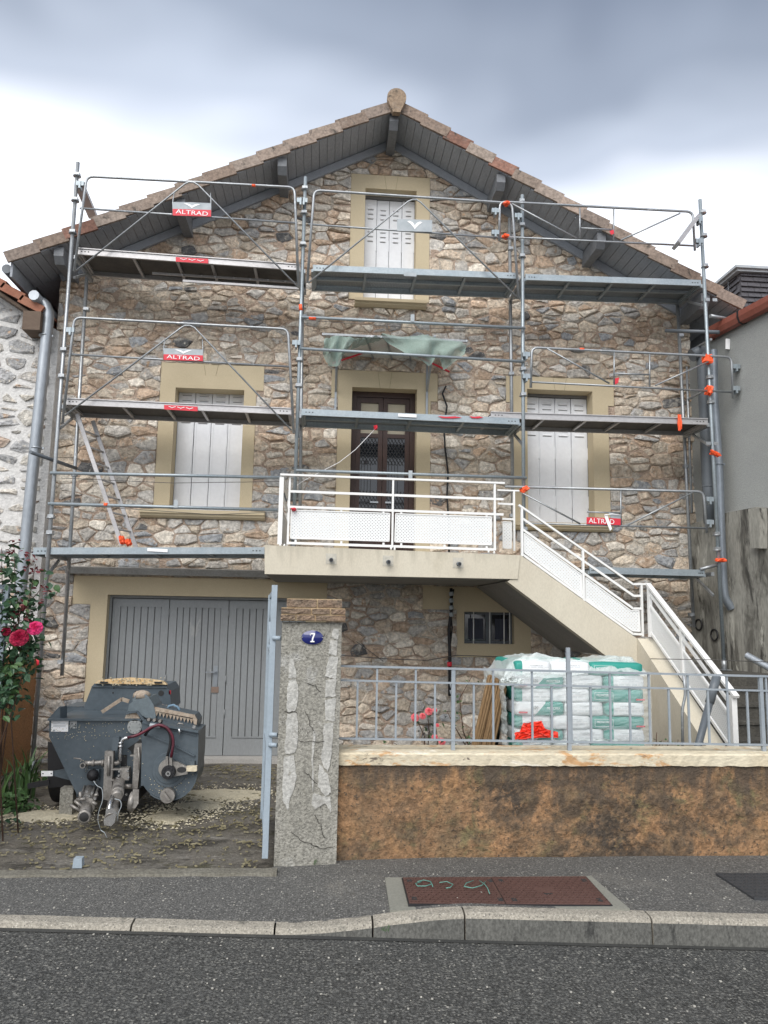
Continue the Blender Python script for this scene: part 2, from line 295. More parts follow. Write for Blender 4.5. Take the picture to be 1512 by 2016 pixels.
def obj(name, b, m, parent=None, label=None):
    me = bpy.data.meshes.new(name); me.from_pydata(b.v, [], b.f)
    ms = m if isinstance(m, (list, tuple)) else [m]
    for x in ms: me.materials.append(x)
    me.polygons.foreach_set('use_smooth', b.sm); me.polygons.foreach_set('material_index', b.mi)
    if any(c != (.5,.5,.5) for c in b.c[:50]):
        ca = me.color_attributes.new('tint', 'FLOAT_COLOR', 'POINT'); fl = []
        for c in b.c: fl += [*c, 1]
        ca.data.foreach_set('color', fl)
    me.update()
    o = bpy.data.objects.new(name, me); COL.objects.link(o)
    if parent: o.parent = parent; o.location = -pos(parent)
    if label: o['label'] = label
    return o
def tag(o, label, cat, group=None, kind=None):
    if label: o['label'] = label
    if cat: o['category'] = cat
    if group: o['group'] = group
    if kind: o['kind'] = kind
    return o
def thing(name, label, cat, loc, group=None):
    o = bpy.data.objects.new(name, None); o.empty_display_size = .2; COL.objects.link(o); o.location = loc
    return tag(o, label, cat, group)
def struct(name, b, m, parent=None):
    o = obj(name, b, m, parent)
    if not parent: o['kind'] = 'structure'
    return o
_tc = {}
def text(name, body, w, c, m, parent, rot=0, yawn=0, ext=.0015, h=None, label=None):
    """lettering facing -Y, width w, centre c"""
    if body not in _tc:
        cu = bpy.data.curves.new('t', 'FONT'); cu.body = body; cu.resolution_u = 3
        to = bpy.data.objects.new('t', cu); COL.objects.link(to)
        dg = bpy.context.evaluated_depsgraph_get(); dg.update()
        me = bpy.data.meshes.new_from_object(to.evaluated_get(dg)); bpy.data.objects.remove(to)
        _tc[body] = ([v.co.copy() for v in me.vertices], [tuple(p.vertices) for p in me.polygons])
    V, F = _tc[body]
    x0 = min(v.x for v in V); x1 = max(v.x for v in V); y0 = min(v.y for v in V); y1 = max(v.y for v in V)
    sx = w/(x1-x0); sy = sx if h is None else h/(y1-y0); c = Vector(c); b = MB(); cr, sr = math.cos(rot), math.sin(rot)
    P = []
    for v in V:
        a, d = (v.x-(x0+x1)/2)*sx, (v.y-(y0+y1)/2)*sy
        a, d = a*cr-d*sr, a*sr+d*cr
        P.append(c+Vector((a*math.cos(yawn), a*math.sin(yawn), d)))
    b.add(P, F)
    return obj(name, b, m, parent, label)

# ------------------------------------------------------------ rubble masonry
def clip(poly, nx, nz, d):
    """keep nx*x+nz*z <= d"""
    out = []; n = len(poly)
    for i in range(n):
        a = poly[i]; b = poly[(i+1) % n]; da = nx*a[0]+nz*a[1]-d; db = nx*b[0]+nz*b[1]-d
        if da <= 0: out.append(a)
        if (da < 0 < db) or (db < 0 < da):
            t = da/(da-db); out.append((a[0]+(b[0]-a[0])*t, a[1]+(b[1]-a[1])*t))
    return out
def rubble(x0, x1, z0, z1, Y, planes, rects, tint, R, rowh=(.13,.24), wid=(.15,.42), gap=.016, hmax=.040, amul=.60):
    """returns list of (area, centre, MB) for individually shaped stones on the plane Y"""
    pts = []; z = z0
    while z < z1:
        h = R.uniform(*rowh); x = x0-R.random()*.3
        while x < x1+.2:
            w = R.uniform(*wid)*(1.35 if R.random() < .12 else 1)
            cx, cz = x+w/2+R.uniform(-.03,.03), z+h/2+R.uniform(-.045,.045)
            if R.random() < .34: pts += [(cx, cz-h*.27), (cx+R.uniform(-.05,.05), cz+h*.27)]
            else: pts.append((cx, cz))
            x += w
        z += h
    def inside(p):
        if any(nx*p[0]+nz*p[1] > d for nx, nz, d in planes): return False
        return not any(a-.02 < p[0] < b+.02 and c-.02 < p[1] < d+.02 for a, b, c, d in rects)
    pts = [p for p in pts if inside(p)]
    cell = {}
    for i, p in enumerate(pts): cell.setdefault((int(p[0]//.5), int(p[1]//.5)), []).append(i)
    res = []
    for i, p in enumerate(pts):
        poly = [(p[0]-.42,p[1]-.3),(p[0]+.42,p[1]-.3),(p[0]+.42,p[1]+.3),(p[0]-.42,p[1]+.3)]
        ci, cj = int(p[0]//.5), int(p[1]//.5)
        g0 = gap*R.choice((.35,.6,.9,1.3,1.9))*R.uniform(.8,1.2)
        for a in (-2,-1,0,1,2):
            for b in (-1,0,1):
                for j in cell.get((ci+a, cj+b), ()):
                    if j == i: continue
                    q = pts[j]; dx = (q[0]-p[0])*amul**2; dz = q[1]-p[1]; l = math.hypot(dx, dz)
                    if l < 1e-5: continue
                    nx, nz = dx/l, dz/l; mxx, mzz = (p[0]+q[0])/2, (p[1]+q[1])/2
                    poly = clip(poly, nx, nz, nx*mxx+nz*mzz-g0)
                    if len(poly) < 3: break
        for nx, nz, d in planes: poly = clip(poly, nx, nz, d-.005) if len(poly) > 2 else poly
        for a, b, c, d in rects:
            ds = [(p[0]-b, (-1,0,-(b+.004))), (a-p[0], (1,0,a-.004)), (p[1]-d, (0,-1,-(d+.004))), (c-p[1], (0,1,c-.004))]
            s_ = max(ds)[1]; 
            if max(ds)[0] > -1 and len(poly) > 2: poly = clip(poly, *s_) if any(a < v[0] < b and c < v[1] < d for v in poly) or _cross(poly, a, b, c, d) else poly
        if len(poly) < 3: continue
        ar = abs(sum(poly[k][0]*poly[(k+1) % len(poly)][1]-poly[(k+1) % len(poly)][0]*poly[k][1] for k in range(len(poly)))/2)
        if ar < .0012: continue
        # chipped corners
        o = []; n = len(poly)
        for k in range(n):
            a, b = poly[k], poly[(k+1) % n]; L_ = math.hypot(b[0]-a[0], b[1]-a[1])
            if L_ < .02: o.append(((a[0]+b[0])/2, (a[1]+b[1])/2)); continue
            t = R.uniform(.03,.15)
            ts = (t, 1-R.uniform(.03,.15)) if L_ < .2 else (t*.8, R.uniform(.4,.6), 1-R.uniform(.03,.13))
            for u in ts:
                jj = .013 if .3 < u < .7 else .006
                o.append((a[0]+(b[0]-a[0])*u+R.uniform(-jj,jj), a[1]+(b[1]-a[1])*u+R.uniform(-jj,jj)))
        n = len(o); cx = sum(v[0] for v in o)/n; cz = sum(v[1] for v in o)/n
        h = R.uniform(.015, hmax)*(1.6 if R.random() < .12 else 1); tx, tz = R.uniform(-.10,.10), R.uniform(-.13,.09)
        hh = lambda x, z_: max(.006, h+(x-cx)*tx+(z_-cz)*tz)
        V = [(v[0], Y+.03, v[1]) for v in o]
        V += [(v[0], Y-hh(*v)*R.uniform(.45,.8), v[1]) for v in o]
        sh = R.uniform(.62,.84); ox, oz = R.uniform(-.1,.1)*(.1), R.uniform(-.1,.1)*.08
        V += [(cx+ox+(v[0]-cx)*sh, Y-hh(*v)-R.uniform(-.004,.007), cz+oz+(v[1]-cz)*sh) for v in o]
        V += [(cx+R.uniform(-.25,.25)*.1, Y-hh(cx,cz)-R.uniform(-.004,.012), cz+R.uniform(-.2,.2)*.08)]
        F = []
        for k in range(n):
            k2 = (k+1) % n
            F += [(k, k2, n+k2, n+k), (n+k, n+k2, 2*n+k2, 2*n+k), (2*n+k, 2*n+k2, 3*n)]
        b = MB(); b.add(V, F, col=tint(cx, cz, R))
        res.append((ar, (cx, cz), b))
    return res
def _cross(poly, a, b, c, d):
    xs = [v[0] for v in poly]; zs = [v[1] for v in poly]
    return min(xs) < b and max(xs) > a and min(zs) < d and max(zs) > c
def place_stones(res, parent, m, keep):
    res.sort(key=lambda t: -t[0])
    for ar, c, b in res[:keep]: obj('stone', b, m, parent)
    j = MB()
    for ar, c, b in res[keep:]: j.add(b.v, b.f, col=b.c[0])
    if j.v:
        o = obj('small_stones', j, m, parent); o['kind'] = 'stuff'
def wall(b, x0, x1, z0, top, rects, Y0, Y1):
    """wall slab between Y0 and Y1 with rectangular holes; top(x) gives its height"""
    xs = sorted({x0, x1, *[v for r in rects for v in r[:2] if x0 < v < x1], *getattr(top, 'kinks', [])})
    for a, c in zip(xs, xs[1:]):
        mid = (a+c)/2; cuts = sorted([(r[2], r[3]) for r in rects if r[0] < mid < r[1]]); z = z0
        for lo, hi in cuts:
            if lo > z: b.box(a, c, Y0, Y1, z, lo)
            z = max(z, hi)
        b.prism([(a,Y0,z),(c,Y0,z),(c,Y0,top(c)),(a,Y0,top(a))], (0, Y1-Y0, 0))

def drip(M, z0, z1, col, vs, amt):
    """run-off stains hanging below an edge: denser towards z1"""
    t = M.node_tree; N = t.nodes; L = t.links; B = N['Principled BSDF']; old = B.inputs['Base Color'].links[0].from_socket
    co = N.new('ShaderNodeTexCoord'); se = N.new('ShaderNodeSeparateXYZ'); L.new(co.outputs['Object'], se.inputs[0])
    mp_ = N.new('ShaderNodeMapping'); mp_.inputs['Scale'].default_value = vs; L.new(co.outputs['Object'], mp_.inputs[0])
    n = N.new('ShaderNodeTexNoise'); n.inputs['Scale'].default_value = 1; n.inputs['Detail'].default_value = 6; n.inputs['Roughness'].default_value = .65; L.new(mp_.outputs[0], n.inputs[0])
    g = N.new('ShaderNodeMapRange'); L.new(se.outputs[2], g.inputs[0]); g.inputs[1].default_value = z0; g.inputs[2].default_value = z1; g.inputs[3].default_value = -.30; g.inputs[4].default_value = .12
    a = N.new('ShaderNodeMath'); a.operation = 'ADD'; L.new(n.outputs[0], a.inputs[0]); L.new(g.outputs[0], a.inputs[1])
    q = N.new('ShaderNodeMapRange'); L.new(a.outputs[0], q.inputs[0]); q.inputs[1].default_value = .44; q.inputs[2].default_value = .62; q.inputs[4].default_value = amt
    m = N.new('ShaderNodeMix'); m.data_type = 'RGBA'; L.new(q.outputs[0], m.inputs[0]); L.new(old, m.inputs[6]); m.inputs[7].default_value = (*col, 1); L.new(m.outputs[2], B.inputs['Base Color'])
drip(m_ochre, .25, .80, (.085,.065,.048), (7,7,1.6), .9)
drip(m_concrete_cream, 2.35, 2.80, (.36,.33,.26), (9,9,1.1), .5)

# ============================================================ SETTING
F = 10.75                                     # facade plane
def kerbY(x): return 5.10-.055*x
def roadz(x): return CZ-1.965-.017*x
b = MB()
def fr(u, v):
    x = -60+120*u; y = -40+ (kerbY(x)+.02+40)*v
    return (x, y, roadz(max(-8, min(8, x))))
b.grid(fr, 60, 8, smooth=False); struct('road', b, m_asphalt)
b = MB(); b.box(-400, 400, -400, 500, -.62, -.60); struct('ground', b, m_yard)
KX = [-60, -.22, 1.05, 60]
def kerbtop(x):
    t = min(1, max(0, (x+.22)/1.27)); t = t*t*(3-2*t)
    return roadz(max(-8,min(8,x)))+.035+t*.125
def wallfoot(x): return CZ-1.853 - .035*(1-min(1, max(0, (x+.5)/1.2)))
b = MB()
def fp(u, v):
    x = -14+28*u; y0 = kerbY(x)+.10; y1 = 6.06 if x < -.3 else 6.35; y = y0+(y1-y0)*v
    z = kerbtop(x)+.002+(wallfoot(x)-kerbtop(x))*v
    return (x, y, z+.004*noise.noise(Vector((x*1.3, y*2, 0))))
b.grid(fp, 140, 8); struct('pavement', b, m_pave)
b = MB()
def fy(u, v):
    x = -7+14*u; y = 6.05+6*v; z = CZ-1.885-(.05*min(1, v*1.3))
    return (x, y, z-.012+.016*noise.noise(Vector((x*.9, y*1.1, 3))))
b.grid(fy, 90, 50); struct('yard_ground', b, m_yard)
kerb = thing('kerb', None, None, (0, 5.1, 0)); kerb['kind'] = 'structure'
jx = [at(px, 1812, 5.05).x for px in (-900,-450,-130, 250, 540, 735, 915, 1275, 1640, 2000)]
for a, c in zip(jx, jx[1:]):
    g = .006; n = 6; b = MB(); V = []
    for i in range(n+1):
        x = a+g+(c-a-2*g)*i/n; y = kerbY(x); zt = kerbtop(x)+rnd.uniform(-.0015,.0015); zb = roadz(x)-.1
        V += [(x,y-.012,zb),(x,y,zt-.03),(x,y+.01,zt-.010),(x,y+.03,zt),(x,y+.115,zt+.004),(x,y+.12,zb)]
    Fc = [(i*6+k, (i+1)*6+k, (i+1)*6+k+1, i*6+k+1) for i in range(n) for k in range(5)]
    b.add(V, Fc+[(5,4,3,2,1,0), tuple(n*6+k for k in range(6))])
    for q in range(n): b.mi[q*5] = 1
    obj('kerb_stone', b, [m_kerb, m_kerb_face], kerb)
# dark gutter strip at the foot of the kerb, threshold kerb of the drive
b = MB(); V = []
for i in range(41):
    x = -8+16*i/40; y = kerbY(x); V += [(x,y-.045,roadz(x)+.004),(x,y-.005,roadz(x)+.006)]
b.add(V, [(2*i,2*i+2,2*i+3,2*i+1) for i in range(40)]); struct('gutter_line', b, mat('dark_gutter', (.035,.036,.035), (.06,.06,.055), rough=.6, ns=6, bs=70))
b = MB(); V = []
for i in range(60):
    x = -6+5.72*i/59; y = 6.0+.008*math.sin(i*1.7); z = wallfoot(x)+.005+.004*rnd.random()
    V += [(x,y-.02,z-.05),(x,y,z+.012),(x,y+.10+.02*rnd.random(),z+.014),(x,y+.13,z-.05)]
b.add(V, [(4*i+k,4*i+4+k,4*i+5+k,4*i+1+k) for i in range(59) for k in range(3)]); struct('driveway_threshold', b, m_thresh)

# ============================================================ MAIN HOUSE
house = thing('stone_house', 'two storey rubble stone house under scaffolding, cream window surrounds and tiled gable roof', 'house', (.85, F, 0))
RI = at(780, 196, 10.0); EL = at(14, 500, 10.0); ER = at(1463, 594, 10.0)
def roofz(x):
    return RI.z-(RI.x-x)*(RI.z-EL.z)/(RI.x-EL.x) if x < RI.x else RI.z-(x-RI.x)*(RI.z-ER.z)/(ER.x-RI.x)
def halfplane(p, q, off):      # keep below the line p-q lowered by off
    dx, dz = q.x-p.x, q.z-p.z; l = math.hypot(dx, dz); nx, nz = -dz/l, dx/l
    if nz < 0: nx, nz = -nx, -nz
    return (nx, nz, nx*p.x+nz*p.z-off)
xl, xr = -3.84, 5.42
TH = .20
planes = [(-1,0,-xl), (1,0,xr), (0,-1,.12), halfplane(EL, RI, TH+.03), halfplane(RI, ER, TH+.03)]
def rect(px0, py0, px1, py1, Y=F):
    a = at(px0, py0, Y); c = at(px1, py1, Y); return (a.x, c.x, c.z, a.z)
# openings and their rendered surrounds (x0,x1,z0,z1)
oL = (-2.15, -1.19, CZ+1.44, CZ+3.37); oR = (2.91, 3.89, CZ+1.40, CZ+3.365)
oD = (.345, 1.285, CZ+.80, CZ+3.29); oT = (.475, 1.245, CZ+4.62, CZ+6.37)
oS = (1.985, 2.695, CZ-.335, CZ+.105); oG = (-2.90, -.22, -.05, CZ+.25)
holes = [oL, oR, oD, oT, oS, oG]
sur = {'L': (oL[0]-.215, oL[1]+.17, oL[2]-.0, oL[3]+.17), 'R': (oR[0]-.215, oR[1]+.235, oR[2], oR[3]+.19),
       'D': (oD[0]-.2, oD[1]+.2, CZ+.8, oD[3]+.25), 'T': (oT[0]-.215, oT[1]+.2, oT[2], oT[3]+.22)}
sG = (-3.12, .06, -.1, CZ+.50); sGe = (-3.36, -3.12, CZ+.12, CZ+.50)
sS = (1.88, 2.93, CZ-.52, CZ+.45); sSe = (1.40, 1.88, CZ+.13, CZ+.45)
def ears(s, e=.11, h=.34): return [(s[0]-.0, s[1]+e, s[3]-h, s[3])]
ex = [ (sur['L'][0], sur['L'][1]+.10, sur['L'][3]-.36, sur['L'][3]), (sur['D'][0]-.10, sur['D'][0], sur['D'][3]-.42, sur['D'][3]), (sur['D'][1], sur['D'][1]+.10, sur['D'][3]-.42, sur['D'][3]),
       (sur['R'][0]-.10, sur['R'][0], sur['R'][3]-.40, sur['R'][3]), (sur['R'][1], sur['R'][1]+.09, sur['R'][3]-.40, sur['R'][3])]
sills = [(-2.52, -.83, oL[2]-.13, oL[2]), (2.60, 4.12, oR[2]-.13, oR[2]), (.35, 1.4, oT[2]-.12, oT[2])]
rects = [*sur.values(), *ex, sG, sGe, sS, sSe, *sills]
b = MB()
def wtop(x): return roofz(x)-TH
wtop.kinks = [RI.x]
hexp = [(q[0]-.004, q[1]+.004, q[2]-.004, q[3]+.004) for q in holes]
wall(b, xl, xr, -.5, wtop, hexp, F+.001, F+.42)
obj('mortar_wall', b, m_mortar, house)
# uneven pointing that laps over the edges of the stones
b = MB(); g = .034; nx_ = int((xr-xl)/g); nz_ = int(7.5/g); idx = {}
def free(x, z): return z < roofz(x)-TH-.04 and not any(q[0]-.01 < x < q[1]+.01 and q[2]-.01 < z < q[3]+.01 for q in rects)
V = []; Fc = []
def vid(i, j):
    if (i, j) not in idx:
        x, z = xl+g*i, -.1+g*j; n_ = noise.noise(Vector((x*3.1, z*3.7, 1)))*.5+noise.noise(Vector((x*9, z*11, 5)))*.55+noise.noise(Vector((x*25, z*25, 8)))*.25
        idx[(i, j)] = len(V); V.append((x+.01*noise.noise(Vector((x*20,z*20,3))), F-.009-.013*n_-.004*max(0, (z-CZ)/5), z))
    return idx[(i, j)]
for j in range(nz_):
    for i in range(nx_):
        x, z = xl+g*(i+.5), -.1+g*(j+.5)
        if all(free(x+a*g*.5, z+c*g*.5) for a in (-1,1) for c in (-1,1)): Fc.append((vid(i,j), vid(i+1,j), vid(i+1,j+1), vid(i,j+1)))
b.add(V, Fc, smooth=True); obj('lime_pointing', b, m_mortar, house)
b = MB(); b.box(xl, xl+.4, F+.42, F+9, -.5, CZ+4.6).box(xr-.4, xr, F+.42, F+9, -.5, CZ+4.5).prism([(xl,F+8.6,-.5),(xr,F+8.6,-.5),(xr,F+8.6,wtop(xr)),(RI.x,F+8.6,wtop(RI.x)),(xl,F+8.6,wtop(xl))], (0,.4,0))
obj('side_walls', b, m_roughcast, house)
PAL = [(.57,.47,.365),(.63,.54,.43),(.50,.425,.335),(.51,.38,.275),(.40,.39,.375),(.33,.34,.35),(.51,.48,.435),(.44,.41,.37),(.68,.62,.53)]
def tint_main(x, z, R):
    zr = z-CZ; g = .17 if zr > 2.4 else .17+.36*min(1, (2.4-zr)/1.8)
    if zr < -.2: g = .4
    if R.random() < g: c = R.choice([PAL[4], PAL[5], PAL[7], PAL[6], PAL[4]])
    else: c = R.choice([PAL[0], PAL[1], PAL[0], PAL[2], PAL[3], PAL[6], PAL[8]])
    if R.random() < .02: c = (.12,.12,.12)
    k = R.uniform(.82, 1.2); return (c[0]*k, c[1]*k, c[2]*k)
R1 = random.Random(11)
st = rubble(xl, xr, -.15, CZ+7.2, F, planes, rects, tint_main, R1, rowh=(.09,.205), wid=(.11,.38), gap=.0105)
place_stones(st, house, m_stone, 300)

# ---- roof
slopeL = math.atan2(RI.z-EL.z, RI.x-EL.x); slopeR = math.atan2(RI.z-ER.z, ER.x-RI.x)
roof = thing('roof', None, None, (RI.x, F, RI.z)); roof.parent = house; roof.location = Vector((RI.x, F, RI.z))-house.location
TC = [(.27,.215,.175),(.31,.245,.20),(.23,.185,.155),(.33,.27,.225),(.25,.19,.15)]
RT_ = random.Random(5)
for side, E in ((-1, EL), (1, ER)):
    L_ = (RI-E).length; nT = 14 if side < 0 else 15; d = (E-RI).normalized(); up = Vector((-d.z, 0, d.x)) if d.x > 0 else Vector((d.z, 0, -d.x))
    if up.z < 0: up = -up
    tl = (L_-.10)/nT
    for i in range(nT):
        s0 = .10+i*tl; s1 = s0+tl+.035
        p0 = Vector((RI.x,0,RI.z))+d*s0; p1 = Vector((RI.x,0,RI.z))+d*s1
        lift0, lift1 = 0.0, .034+.006*RT_.random(); hgt = .155
        A = [p0+up*lift0, p1+up*lift1, p1+up*(lift1-hgt), p0+up*(lift0-hgt)]
        c = RT_.choice(TC); 
        if (side, i) in ((-1, 11), (1, 2), (1,4)): c = (.25,.135,.10)
        k = RT_.uniform(.85,1.12); c = tuple(v*k for v in c)
        yo = RT_.uniform(-.006,.006)
        t = MB(); t.prism([(q.x, 9.98+yo, q.z) for q in A], (0,.035,0), col=c)
        t.prism([(q.x, 10.016+yo, q.z) for q in (A[0], A[1], A[1]-up*.03, A[0]-up*.03)], (0,.26,0), col=c)
        obj('verge_tile', t, m_tile, roof)
    # field of the roof behind the verge
    a0 = Vector((RI.x,0,RI.z)); a1 = a0+d*L_
    t = MB(); t.prism([(q.x,10.28,q.z) for q in (a0, a1, a1-up*.03, a0-up*.03)], (0, 9.4, 0), col=(.34,.26,.2)); obj('roof_covering', t, m_tile, roof)
    # soffit boards run from verge to wall
    nb = int(L_/.125)
    t0 = Vector((RI.x,0,RI.z))-up*.135
    for i in range(nb):
        s0 = .03+i*(L_-.05)/nb; s1 = s0+(L_-.05)/nb-.006; off = RT_.uniform(0,.004)
        q = [t0+d*s0-up*off, t0+d*s1-up*off, t0+d*s1+up*.018, t0+d*s0+up*.018]
        t = MB(); t.prism([(v.x,10.02,v.z) for v in q], (0, F-10.02+.05, 0)); obj('soffit_board', t, m_soffit_plank, roof)
    # trim board where the soffit meets the wall
    q = [t0+d*.05-up*.012, t0+d*(L_-.42)-up*.012, t0+d*(L_-.42)-up*.125, t0+d*.05-up*.125]
    t = MB(); t.prism([(v.x,F-.07,v.z) for v in q], (0,.045,0)); obj('trim_board', t, m_soffit_plank, roof)
    # underside of roof behind, blocks the light
    t = MB(); t.prism([(q.x,F+.06,q.z) for q in (t0, t0+d*(L_-.05), t0+d*(L_-.05)+up*.05, t0+up*.05)], (0, 8.8, 0)); obj('roof_deck', t, m_soffit_plank, roof)
    # eave fascia and gutter
    e = a0+d*(L_-.02)
    t = MB(); t.box(e.x-side*.05, e.x-side*.02, 10.05, F+8.7, e.z-.30, e.z-.05); obj('fascia_board', t, m_soffit_plank, roof)
    t = MB(); t.tube([(e.x+side*.06, 10.12, e.z-.16),(e.x+side*.06, F+8.7, e.z-.16)], .065, 10); obj('gutter', t, m_pvc, roof)
def bracket(px, py, hpx):
    """purlin end: its foot is on the wall, its head carries the verge"""
    w = .125; p = at(px, py, 10.1); z = roofz(p.x)-TH+.01
    t = MB(); t.prism([(p.x-w/2, F+.0, z+.02),(p.x-w/2, 10.05, z+.02),(p.x-w/2, 10.05, z-.10),(p.x-w/2, 10.13, z-.19),(p.x-w/2, F, z-.19)], (w,0,0))
    obj('purlin_end', t, mat('purlin_grey_paint', (.17,.18,.195), (.2,.21,.22), rough=.6, ns=4, bs=30, bump=.1), roof)
for px, py in ((118,500),(356,410),(556,325),(775,245),(985,350),(1182,465),(1385,580)): bracket(px, py, 60)
# ridge end cap
t = MB(); R_ = .135
pts = [(RI.x+R_*math.cos(a), 0, RI.z-.03+R_*math.sin(a)) for a in [PI*1.12-i*PI*1.24/14 for i in range(15)]]
pts += [(RI.x+.05,0,RI.z-.26),(RI.x-.05,0,RI.z-.26)]
t.prism([(p[0],9.90,p[2]) for p in pts], (0,.09,0), col=(.27,.20,.14)); obj('ridge_end_cap', t, m_tile, roof)
t = MB(); t.prism([(p[0],9.995,p[2]) for p in [(RI.x+(R_-.01)*math.cos(a), 0, RI.z-.03+(R_-.01)*math.sin(a)) for a in [PI*i/10 for i in range(11)]]], (0,9.5,0), col=(.36,.27,.2)); obj('ridge_tiles', t, m_tile, roof)

# ---- window and door surrounds, reveals
def surround(o, s, extra, name='window_surround', proud=.012, keystone=False):
    b = MB(); y0, y1 = F-proud, F+.41
    b.box(s[0], o[0], y0, y1, s[2], o[3]); b.box(o[1], s[1], y0, y1, s[2], o[3]); b.box(s[0], s[1], y0, y1, o[3], s[3])
    for e in extra: b.box(*e[:2], y0+.001, y1-.02, *e[2:])
    q = obj(name, b, m_cream, house)
    cx = (o[0]+o[1])/2
    k = MB()
    for sg in (-1, 1): k.bar((cx+sg*.07, y0-.001, o[3]), (cx+sg*.10, y0-.001, s[3]-.01), .006, .004, up=(0,1,0))
    obj('keystone_joint', k, mat('render_joint', (.32,.27,.17), bump=0), q)
    return q
surround(oL, sur['L'], [ex[0]]); surround(oR, sur['R'], [ex[3], ex[4]]); surround(oD, sur['D'], [ex[1], ex[2]], 'door_surround'); surround(oT, sur['T'], [])
b = MB(); b.box(sG[0], oG[0], F-.012, F+.41, -.1, oG[3]).box(oG[1], sG[1], F-.012, F+.41, -.1, oG[3]).box(sG[0], sG[1], F-.012, F+.41, oG[3], sG[3]).box(*sGe[:2], F-.011, F+.3, *sGe[2:])
obj('garage_surround', b, m_cream, house)
b = MB(); b.box(sS[0], oS[0], F-.012, F+.3, sS[2], sS[3]).box(oS[1], sS[1], F-.012, F+.3, sS[2], sS[3]).box(oS[0], oS[1], F-.012, F+.3, oS[3], sS[3]).box(oS[0], oS[1], F-.012, F+.3, sS[2], oS[2]).box(*sSe[:2], F-.011, F+.3, *sSe[2:])
obj('window_surround', b, m_cream, house)
for s in sills:
    b = MB(); b.prism([(s[0],F-.02,s[3]),(s[0],F-.14,s[3]-.02),(s[0],F-.14,s[3]-.065),(s[0],F-.11,s[3]-.075),(s[0],F-.10,s[3]-.10),(s[0],F-.05,s[3]-.125),(s[0],F+.2,s[3]-.125),(s[0],F+.2,s[3])], (s[1]-s[0],0,0))
    obj('window_sill', b, m_cream, house)
# ---- shutters
def shutters(o, Y, slots):
    n = 4; w = (o[1]-o[0])/n
    for i in range(n):
        a = o[0]+i*w+.004; c = o[0]+(i+1)*w-.004; yy = Y+(.012 if i in (1,2) else 0)
        b = MB(); b.box(a, c, yy, yy+.035, o[2]+.012, o[3]-.05); b.box(a+.012, a+.03, yy-.006, yy, o[2]+.02, o[3]-.06); b.box(c-.03, c-.012, yy-.006, yy, o[2]+.02, o[3]-.06)
        l = obj('shutter_leaf', b, m_shutter, house)
        for zt in slots:
            for k in range(3):
                z = zt-k*.075
                s_ = MB(); s_.prism([(a+.05,yy,z-.012),(a+.05,yy-.016,z-.008),(a+.05,yy,z+.016)], (w-.108,0,0)); obj('louvre_slat', s_, m_shutter, l)
                s_ = MB(); s_.box(a+.052, c-.052, yy-.002, yy-.0005, z-.022, z-.014); obj('slot_shadow', s_, m_slot, l)  # grey strip painting the shadow inside the louvre slot
        for zz in (o[2]+.25, (o[2]+o[3])/2, ) :
            s_ = MB(); s_.box(c-.012, c+.002, yy-.012, yy-.001, zz, zz+.18); obj('hinge', s_, m_shutter, l)
    b = MB(); b.box(o[0], o[1], Y+.05, Y+.06, o[2], o[3]); obj('window_backing', b, m_frame, house)
    b = MB(); b.box(o[0]-.0, o[1], Y-.02, Y+.048, o[3]-.04, o[3]); b.box(o[0], o[0]+.004, Y-.01, Y+.048, o[2], o[3]-.05).box(o[1]-.004, o[1], Y-.01, Y+.048, o[2], o[3]-.05); obj('shutter_frame', b, mat('grey_window_frame', (.2,.2,.2), rough=.5, bump=0), house)
shutters(oL, F+.24, [oL[3]-.14, oL[3]-.47]); shutters(oR, F+.24, [oR[3]-.14, oR[3]-.47]); shutters(oT, F+.22, [oT[3]-.20, oT[3]-.56])
